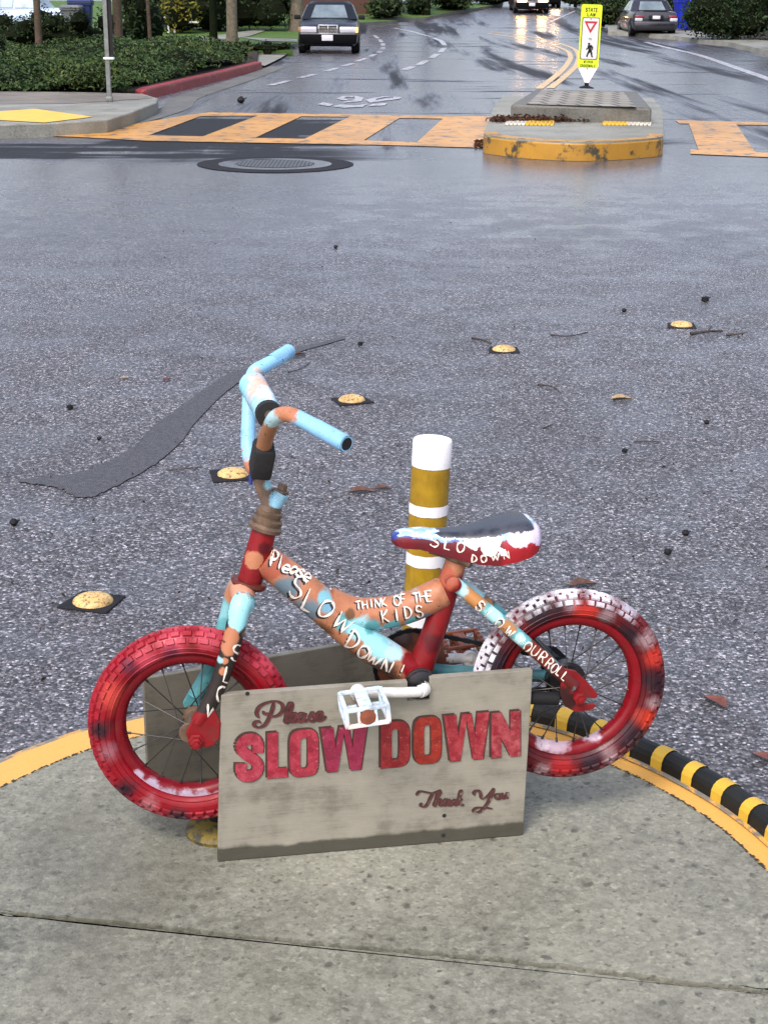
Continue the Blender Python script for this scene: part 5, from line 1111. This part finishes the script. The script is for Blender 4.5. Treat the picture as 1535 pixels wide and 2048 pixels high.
# --- headset, stem, handlebar
hd = (B(528, 1062)-B(499, 1162)).normalized()
mb = MB(); mb.lathe([(.0195, 0), (.0262, .002), (.0270, .008), (.0235, .012), (.0235, .014), (.0245, .016), (.0245, .020), (.020, .023), (.020, .026), (.0215, .028), (.0215, .033), (.018, .035), (.017, .043)], B(528, 1062), hd, 28); hs_ = mb.build('headset', M['rust'], bike)
mb = MB(); mb.lathe([(.0195, 0), (.0285, -.001), (.0295, -.006), (.026, -.011), (.021, -.013)], B(499, 1160), hd, 28); mb.build('lower_cup', patches('lower_cup_paint', (.10, .018, .012), []), hs_)
qt = B(528, 1062)+hd*.035
M['stempaint'] = patches('stem_paint', (.17, .12, .09), pp([(560, 1000, 22, .4, (.25, .50, .64)), (535, 965, 12, .5, (.30, .55, .62)), (508, 975, 12, .5, (.20, .12, .08))], 0))
top_q = B(562, 985)
mb = MB(); mb.tube([qt, qt.lerp(top_q, .5), top_q], [.0125, .0135, .0140], 18); mb.tube(spline([B(546, 1035), B(540, 1010), B(526, 972), B(519, 938)], 6), [.013]*19, 18)
stem = mb.build('stem', M['stempaint'], bike)
mb = MB(); mb.lathe([(.0125, 0), (.0135, .002), (.0135, .004), (.008, .005), (.008, .013), (.007, .014), (.0, .0145)], top_q, hd, 6, cap=False); mb.build('stem_bolt', M['rust'], stem, smooth=0)
cl = B(520, 932)
M['barpaint'] = patches('handlebar_paint', SAL, pp([(525, 880, 40, .3, (.30, .14, .07)), (545, 832, 20, .4, (.36, .56, .60)), (575, 826, 18, .4, (.40, .58, .62))], -.1)+pp([(640, 868, 48, .2, (.24, .50, .74)), (690, 890, 50, .2, (.24, .50, .74))], -.21)+pp([(495, 850, 60, .25, (.25, .51, .74)), (500, 760, 60, .3, (.26, .54, .78)), (495, 920, 26, .4, (.62, .36, .26)), (560, 718, 60, .2, (.28, .58, .84))], .14)+pp([(512, 742, 12, .5, (.50, .42, .36))], .15), wear=None)
near = [cl+Vector((0, -.012, -.006)), B(521, 925, -.03), B(529, 886, -.055), B(538, 858, -.082), B(552, 834, -.112), B(578, 829, -.14), B(612, 844, -.172), B(655, 868, -.208), B(693, 888, -.242)]
far = [cl+Vector((0, .012, -.006)), B(505, 935, .03), B(496, 890, .060), B(498, 815, .095), B(500, 775, .118), B(508, 745, .145), B(530, 731, .168), B(556, 717, .205), B(578, 702, .242)]
bar = spline(near[::-1]+[cl+Vector((0, 0, -.007))]+far, 6)
mb = MB(); mb.tube(bar, .0118, 18); hb = mb.build('handlebar', M['barpaint'], bike)
for q, d0 in ((bar[0], (bar[0]-bar[1])), (bar[-1], (bar[-1]-bar[-2]))):
    mb = MB(); mb.lathe([(.0095, .0004), (.0, .0005)], q, d0, 18, cap=False); mb.build('open_end', M['ink'], hb)
for g0, g1, nm in ((near[-3], near[-1], 'grip_sleeve'), (far[-3], far[-1], 'grip_sleeve')):
    d0 = (g1-g0).normalized(); mb = MB(); mb.tube([g1-d0*.068, g1-d0*.001], .0126, 20, False); mb.build(nm, M['sleeve'] if 'sleeve' in M else M.setdefault('sleeve', patches('sky_blue_sleeve_paint', (.23, .48, .74), [], .4, .12)), hb)
# black clamp pad
cp0, cp1 = B(519, 944, -.028), B(529, 893, -.045); d0 = (cp1-cp0).normalized(); sx = Vector((1, 0, 0)); sx = (sx-d0*sx.dot(d0)).normalized()
mb = MB(); mb.bbox((cp0+cp1)/2, (.033, .044, (cp1-cp0).length*1.12), .006, (sx, d0.cross(sx), d0)); mb.build('clamp_pad', M['clampblack'] if 'clampblack' in M else M.setdefault('clampblack', plain('matt_black_tape', (.008, .008, .009), .75, 0, .4, 40)), hb)
mb = MB(); mb.tube([B(504, 935, -.01), B(501, 968, -.005)], [.0045, .003], 8); mb.build('cable_stub', plain('dark_blue_cable', (.03, .04, .22), .5), hb)
# crossbar with pad
x0, x1 = B(540, 832, -.088), B(503, 766, .112)
mb = MB(); mb.tube([x0, x1], .008, 12); cb = mb.build('crossbar', M['rust'], hb)
M['padpaint'] = patches('crossbar_pad_paint', (.34, .62, .76), [(x0.lerp(x1, .62)+Vector((0, 0, .012)), .026, .5, (.70, .45, .36)), (x0.lerp(x1, .32)+Vector((.01, 0, .01)), .022, .4, (.74, .84, .90)), (x0.lerp(x1, .85)+Vector((-.012, 0, 0)), .022, .5, (.28, .62, .75)), (x0.lerp(x1, .12)+Vector((.012, 0, 0)), .022, .4, (.30, .62, .82))], .45)
mb = MB(); n_ = 22; pts_ = [x0.lerp(x1, .10+.86*i/n_) for i in range(n_+1)]
mb.tube(pts_, [.0205+.0016*math.sin(i*1.9)+.0012*math.sin(i*4.3) for i in range(n_+1)], 20); mb.build('crossbar_pad', M['padpaint'], cb, 50)
mb = MB(); mb.tube([x0.lerp(x1, .02), x0.lerp(x1, .095)], .0205, 20); mb.build('pad_foam', M['clampblack'], cb)
# --- saddle
nose, tail = B(783, 1069, 0), B(1070, 1046, 0)
SW = [(0, .008, .000, .012), (.02, .0155, .004, .020), (.07, .020, .007, .027), (.18, .0235, .007, .030), (.32, .027, .004, .038), (.46, .036, .003, .047), (.58, .048, .006, .056), (.70, .060, .011, .062), (.82, .067, .015, .060), (.91, .066, .015, .054), (.97, .056, .011, .044), (1, .040, .004, .032)]
rings = []; att_s = []; att_t = []
SW2 = []
for a_, b_ in zip(SW[:-1], SW[1:]):
    for k_ in range(3): SW2.append(tuple(a_[i]+(b_[i]-a_[i])*k_/3 for i in range(4)))
SW2.append(SW[-1])
for t_, hw, up, sk in SW2:
    c_ = nose.lerp(tail, t_)+Vector((0, 0, up)); ring_ = []
    for k_ in range(25):
        a = math.pi*k_/24; sn, cs = math.sin(a), math.cos(a)
        y = -hw*math.copysign(abs(cs)**.55, cs); top_ = abs(sn)**.6
        z = -sk+sk*top_*1.0-.0025*(1-abs(cs))*(t_ > .25)
        if k_ in (0, 24): y *= .93
        ring_.append(c_+Vector((0, y, z))); att_s.append(1-min(1, top_)); att_t.append(t_)
    rings.append(ring_)
mb = MB(); mb.loft(rings, True, 0, True)
t = NT('saddle_paint')
def attr(nm): q = t.n('ShaderNodeAttribute'); q.attribute_name = nm; return q.outputs['Fac']
s_, l_ = attr('side'), attr('length'); co = t.coord('Object'); n_ = t.noise(co, 55, 5, .65, .4); n2 = t.noise(co, 24, 4, .6); nz = t.math('SUBTRACT', n_, .5)
sn_ = t.math('ADD', s_, t.math('MULTIPLY', nz, .45))
k = t.mix(t.mr(n2, .35, .65), (.15, .006, .012), (.10, .004, .01))
k = t.mix(t.mr(t.math('ADD', l_, t.math('MULTIPLY', nz, .05)), .70, .74), k, (.30, .008, .014))
k = t.mix(t.mr(sn_, .34, .40, 1, 0), k, t.mix(t.mr(n2, .40, .6), (.03, .06, .26), (.25, .42, .72)))
k = t.mix(t.mr(sn_, .25, .28, 1, 0), k, t.mix(t.mr(n_, .45, .55), (.68, .74, .84), (.26, .46, .74)))
for ce, r_, cc in ((B(948, 1080, -.035), .018, WHT), (B(978, 1087, -.042), .020, WHT), (B(1035, 1072, -.045), .022, (.66, .50, .60)), (B(1060, 1068, -.03), .022, (.60, .54, .70)), (B(1072, 1062, -.01), .012, (.30, .38, .75)), (B(786, 1072, -.005), .010, (.03, .05, .25)), (B(1000, 1098, -.045), .010, WHT)):
    d_ = t.vm('LENGTH', t.vm('MULTIPLY', t.vm('SUBTRACT', co, tuple(ce)), (1, .45, 1.15))); d_ = t.math('ADD', d_, t.math('MULTIPLY', nz, .03)); k = t.mix(t.mr(d_, r_*.9, r_, 1, 0), k, cc)
tm = t.math('MULTIPLY', t.mr(sn_, .19, .22, 1, 0), t.mr(t.math('ADD', l_, t.math('MULTIPLY', nz, .2)), .30, .32))
tm = t.math('MULTIPLY', tm, t.mr(l_, .93, .95, 1, 0))
k = t.mix(tm, k, t.mix(t.mr(n2, .35, .65), (.018, .022, .032), (.05, .055, .07)))
t.bump(n_, .3, .002); M['saddle'] = t.fin(k, t.mr(n2, .3, .7, .28, .5), .5)
sd = mb.build('saddle', M['saddle'], bike, 60)
for nm, vals in (('side', att_s), ('length', att_t)):
    at = sd.data.attributes.new(nm, 'FLOAT', 'POINT'); at.data.foreach_set('value', vals)
mb = MB(); mb.tube([nose.lerp(tail, .25)+Vector((0, -.012, -.03)), nose.lerp(tail, .45)+Vector((0, -.016, -.048)), nose.lerp(tail, .62)+Vector((0, -.02, -.048)), nose.lerp(tail, .82)+Vector((0, -.03, -.03))], .0035, 8)
mb.tube([nose.lerp(tail, .25)+Vector((0, .012, -.03)), nose.lerp(tail, .45)+Vector((0, .016, -.048)), nose.lerp(tail, .62)+Vector((0, .02, -.048)), nose.lerp(tail, .82)+Vector((0, .03, -.03))], .0035, 8); mb.build('saddle_rail', M['rust'], sd)
mb = MB(); mb.tube([B(919, 1098), B(929, 1068)], .0125, 16); mb.tube([B(928, 1112, -.028), B(934, 1100, 0), n_mirror(B(928, 1112, -.028))+Vector((0, 0, .01))], .009, 12); mb.build('seat_post', M['rust'], bike)
# --- cranks, chainring, chain
cc_ = Vector((bbc.x, 0, bbc.z)); M['crankwhite'] = patches('crank_paint', (.64, .63, .60), pp([(832, 1398, 10, .4, (.60, .28, .14)), (712, 1388, 14, .4, (.74, .52, .34))], -.125), .35); M['pedalwhite'] = patches('pedal_paint', (.56, .68, .76), pp([(715, 1465, 24, .5, (.72, .60, .55)), (775, 1455, 22, .5, (.80, .80, .78)), (745, 1438, 12, .5, (.74, .50, .36))], -.21), .35)
M['pedalred'] = plain('pedal_core', (.20, .055, .025), .5, 0, .3, 60)
ax_n = -.072
pvN = B(716, 1386, ax_n-.012); cN = Vector((cc_.x, ax_n, cc_.z)); dlt = Vector((pvN.x-cc_.x, 0, pvN.z-cc_.z))
mb = MB(); mb.lathe([(.010, -.036), (.026, -.037), (.026, -.041), (.021, -.043), (.021, -.047), (.0255, -.049), (.0255, -.055), (.019, -.058), (.0115, -.059), (.0115, -.068)], cc_, (0, 1, 0), 24); mb.build('axle_collar', M['collar'] if 'collar' in M else M.setdefault('collar', plain('greasy_black_steel', (.02, .02, .022), .3, .5, .3, 40)), bike)
for sg in (-1, 1):
    d_ = dlt*(-sg); end = cc_+d_+Vector((0, sg*.084, 0)); st_ = cc_+Vector((0, sg*.060, 0))
    mb = MB(); mb.tube(spline([cc_+Vector((0, sg*.045, 0)), st_+Vector((0, sg*.008, 0)), st_+d_*.07+Vector((0, sg*.016, 0)), st_+d_*.2+Vector((0, sg*.02, 0)), end-d_*.05, end], 5), [.0115]*6+[.0105]*5+[.0085]*10+[.0105]*5, 14) if True else None
    mb.lathe([(.0, .008), (.012, .008), (.013, .004), (.013, -.006), (.0, -.008)], end, (0, sg, 0), 18, cap=False); ck = mb.build('crank', M['crankwhite'], bike)
    # pedal: cage with core, tipped
    po = end+Vector((0, sg*.062, 0)); ta = R(8); X = Vector((math.cos(ta), .0, math.sin(ta)*.6)).normalized(); Yv = Vector((0, sg, 0)); Zv = X.cross(Vector((0, 1, 0))).normalized(); Zv = Zv if Zv.z > 0 else -Zv
    Lx, Ly, Lz = .064, .076, .026; mb = MB(); A = (X, Vector((0, 1, 0)), Zv); pb_ = lambda x, y, z, sx, sy, sz: mb.bbox(po+X*x+Yv*y+Zv*z, (sx, sy, sz), .0012, A)
    for z in (-Lz/2, Lz/2):
        for y in (-Ly/2, Ly/2): pb_(0, y, z, Lx, .007, .006)
        for x in (-Lx/2, Lx/2): pb_(x, 0, z, .007, Ly, .006)
        pb_(0, 0, z*.86, .020, Ly, .006)
        pb_(0, 0, z, Lx, .009, .006) if False else None
        for x in (-Lx/2, Lx/2):
            for y in (-.03, -.01, .012, .032): pb_(x, y, z+math.copysign(.0035, z), .006, .004, .004)
    for x in (-Lx/2, Lx/2):
        for y in (-Ly/2, Ly/2): pb_(x, y, 0, .007, .007, Lz)
    for x in (-.013, .013): pb_(x, Ly/2, 0, .005, .006, Lz)
    pd = mb.build('pedal', M['pedalwhite'] if sg < 0 else M['pedalred'], ck, 30)
    mb = MB(); mb.lathe([(.0085, -.050), (.0095, -.045), (.0095, .036), (.0125, .037), (.0125, .0415), (.0, .0425)], po, Yv, 18); mb.build('spindle', M['pedalred'], pd)
mb = MB(); mb.lathe([(.012, -.001), (.058, -.001), (.060, 0), (.058, .0018), (.012, .0018)], cc_+Vector((0, .046, 0)), (0, 1, 0), 40)
for i in range(28): a = 2*math.pi*i/28; mb.box(cc_+Vector((.0615*math.cos(a), .0464, .0615*math.sin(a))), (.006, .002, .006), (Vector((math.cos(a), 0, math.sin(a))), Vector((0, 1, 0)), Vector((-math.sin(a), 0, math.cos(a)))))
mb.build('chainring', patches('chainring_paint', (.20, .07, .035), pp([(800, 1275, 30, .6, (.06, .03, .025)), (880, 1330, 30, .6, (.12, .04, .02))], .05)), bike)
ch = []; r1, r2 = .0615, .025; dv = Vector((ra.x-cc_.x, 0, ra.z-cc_.z)); th0 = math.atan2(dv.z, dv.x)
for i in range(25): a = th0+math.pi/2+math.pi*i/24; ch.append(cc_+Vector((r1*math.cos(a), .047, r1*math.sin(a))))
for i in range(13): a = th0-math.pi/2+math.pi*i/12; ch.append(Vector((ra.x+r2*math.cos(a), .047, ra.z+r2*math.sin(a))))
ch = [Vector(q) for q in ch]; mb = MB(); tot = []
for i in range(len(ch)):
    a, b_ = ch[i], ch[(i+1) % len(ch)]; n_ = max(1, int((b_-a).length/.0105))
    for j in range(n_): tot.append(a.lerp(b_, j/n_))
for i, p in enumerate(tot):
    q = tot[(i+1) % len(tot)]; d_ = (q-p).normalized(); up = d_.cross(Vector((0, 1, 0))); w_ = .006 if i % 2 else .0045
    mb.box((p+q)/2, ((q-p).length*1.12, w_, .0075 if i % 2 else .006), (d_, Vector((0, 1, 0)), up))
mb.build('chain', M['black'], bike, smooth=0)
mb = MB(); mb.lathe([(.008, -.0015), (.024, -.0015), (.025, .0015), (.008, .0015)], ra+Vector((0, .047, 0)), (0, 1, 0), 24); mb.lathe([(.03, -.01), (.034, -.006), (.034, .012), (.03, .014), (.018, .015)], ra+Vector((0, .018, 0)), (0, 1, 0), 24); mb.build('sprocket', M['collar'], bike)
mb = MB(); mb.tube(spline([Vector((ra.x-.005, -.045, ra.z)), Vector((ra.x-.05, -.044, ra.z-.006)), Vector((ra.x-.12, -.044, ra.z-.002))], 5), [.009, .008, .006]+[.005]*8, 10); mb.build('brake_arm', M['black'], bike)

# --- hand-painted lettering, laid on the surfaces
def bvh_of(objs):
    V, F = [], []
    for o in objs:
        b0 = len(V); V += [v.co.copy() for v in o.data.vertices]; F += [tuple(i+b0 for i in p.vertices) for p in o.data.polygons]
    return BVHTree.FromPolygons(V, F)
M['letterwhite'] = plain('hand_painted_white', (.74, .68, .60), .5, 0, .10, 200); M['letterblack'] = plain('hand_painted_black', (.012, .011, .011), .5)
def paint_text(target, runs, wd=3.4, shadow=True, white='letterwhite'):
    bv = bvh_of([target]); mw, mk = MB(), MB()
    def stroke(mm, P, w_, off, dx, dy):
        vs = []; ok = []
        for i, p_ in enumerate(P):
            d0 = (P[min(len(P)-1, i+1)]-P[max(0, i-1)])
            if d0.length < 1e-6: d0 = Vector((1, 0, 0))
            d0.normalize(); q = Vector((-d0.y, d0.x, 0))*w_*(.5+.20*math.sin(i*.8+P[0].x))*(.55 if i in (0, len(P)-1) else 1)
            pr_ = []
            for s in (1, -1):
                h = bv.ray_cast(oL, rayL(p_.x+q.x*s+dx, p_.y+q.y*s+dy))
                pr_.append(None if h[0] is None else h[0]+(h[1] if h[1].dot(rayL(p_.x, p_.y)) < 0 else -h[1])*off)
            ok.append(all(x is not None for x in pr_)); vs += [x or Vector((0, 0, 0)) for x in pr_]
        mm.add(vs, [(2*i, 2*i+1, 2*i+3, 2*i+2) for i in range(len(P)-1) if ok[i] and ok[i+1] and (vs[2*i]-vs[2*i+2]).length < .02])
    for ch, x, y, h, ang, asp in runs:       # letter, centre, height, slant of the baseline, width/height
        ca, sa = math.cos(R(ang)), math.sin(R(ang)); w_ = h*asp
        for pl in GL.get(ch, []):
            P = [Vector((x+(a-.5)*w_*ca+(b_-.5)*h*sa, y+(a-.5)*w_*sa-(b_-.5)*h*ca, 0)) for a, b_ in pl]
            P = spline(P, 4) if len(P) > 3 and ch in 'SOeasUCPRD' else [P[0].lerp(P[0], 0)]+[a.lerp(b_, k/4) for a, b_ in zip(P[:-1], P[1:]) for k in range(1, 5)]
            if shadow: stroke(mk, P, wd*1.25, .0003, -h*.075-1, h*.06+1)
            stroke(mw, P, wd, .0008, 0, 0)
    o = mw.build('painted_lettering', M[white], target, smooth=0, recalc=False)
    if shadow: mk.build('lettering_shadow', M['letterblack'], target, smooth=0, recalc=False)
    return o
def run(s, p0, p1, h0, h1, asp=.7, wig=2.0):
    out = []; n = len(s.replace(' ', '')) and len(s); ang = math.degrees(math.atan2(p1[1]-p0[1], p1[0]-p0[0]))
    for i, c_ in enumerate(s):
        f = i/max(1, n-1); out.append((c_, p0[0]+(p1[0]-p0[0])*f, p0[1]+(p1[1]-p0[1])*f+wig*math.sin(i*2.3), h0+(h1-h0)*f, ang+3*math.sin(i*3.1), asp))
    return out
paint_text(frame, [('P', 549, 1118, 30, 12, .5), ('l', 561, 1124, 27, 12, .3), ('e', 574, 1134, 24, 25, .75), ('a', 590, 1137, 24, 28, .7), ('s', 604, 1143, 26, 30, .7), ('e', 616, 1151, 24, 30, .7)]
  , 3.9)
paint_text(frame, [('S', 596, 1174, 44, 26, .62), ('L', 621, 1201, 44, 24, .62), ('O', 653, 1217, 36, 40, .75), ('W', 686, 1245, 34, 38, .95)], 3.9)
paint_text(frame, [('D', 707, 1280, 36, 28, .66), ('O', 727, 1303, 26, 36, .8), ('W', 746, 1319, 26, 36, 1.0), ('N', 773, 1334, 32, 24, .7), ('!', 804, 1340, 22, 20, .3)], 3.9)
paint_text(frame, run('THINK OF THE', (716, 1211), (858, 1192), 16, 21, .72, 1.0), 2.6)
paint_text(frame, run('KIDS', (770, 1232), (838, 1222), 25, 22, .66, 1.2), 3.0)
paint_text(fork, [('S', 473, 1306, 32, 12, .62), ('L', 456, 1350, 32, 14, .55)], 3.2, False)
paint_text(fork, [('O', 443, 1388, 32, 10, .62), ('W', 424, 1423, 26, 12, .85)], 3.2, False)
paint_text(st_near, run('SLOW', (960, 1212), (1018, 1264), 19, 20, .75, 1.0), 2.8, True)
paint_text(st_near, run('YOUR', (1040, 1282), (1085, 1314), 19, 20, .72, 1.0), 2.6, False)
paint_text(st_near, run('ROLL', (1098, 1327), (1130, 1352), 19, 18, .62, 1.0), 2.6, False)
paint_text(sd, [('S', 869, 1082, 22, 8, .85), ('L', 896, 1087, 24, 10, .66), ('O', 921, 1094, 20, 10, .8)], 2.8, False)
paint_text(sd, [('D', 948, 1117, 14, 6, .8), ('O', 967, 1117, 14, -4, .85), ('W', 990, 1114, 14, -6, 1.1), ('N', 1012, 1110, 15, -14, .9)], 2.8, False)
tag(bike, 'small hand-painted red and salmon bicycle lettered SLOW DOWN on the corner island', 'bicycle')

# --- stand under the front wheel
p = G(416, 1682, IZ); sb = empty('bicycle_stand', p+Vector((.012, .03, 0)))
mb = MB(); mb.lathe([(.052, 0), (.053, .006), (.045, .014), (.026, .018), (.018, .019)], (0, 0, 0), (0, 0, 1), 28); mb.build('base', worn_paint('stand_yellow', (.17, .125, .02), (.05, .045, .03), .48, 40, .5, .5), sb)
mb = MB(); mb.lathe([(.015, .012), (.014, .05), (.013, .075)], (0, .012, 0), (0, 0, 1), 14); mb.build('stub', M['black'], sb)
tag(sb, 'round yellow foot with a black stub under the front wheel', 'stand')
p = G(1000, 1560, IZ); sb = empty('bicycle_stand', Vector((bike.matrix_world @ Vector((-.16, .02, 0))).to_tuple())); sb.location.z = IZ
mb = MB(); mb.lathe([(.055, 0), (.055, .008), (.02, .014), (.016, .10), (.016, bbc.z-.03)], (0, 0, 0), (0, 0, 1), 16); mb.build('prop', M['black'], sb); tag(sb, 'black prop holding the bicycle up between the two boards', 'stand')
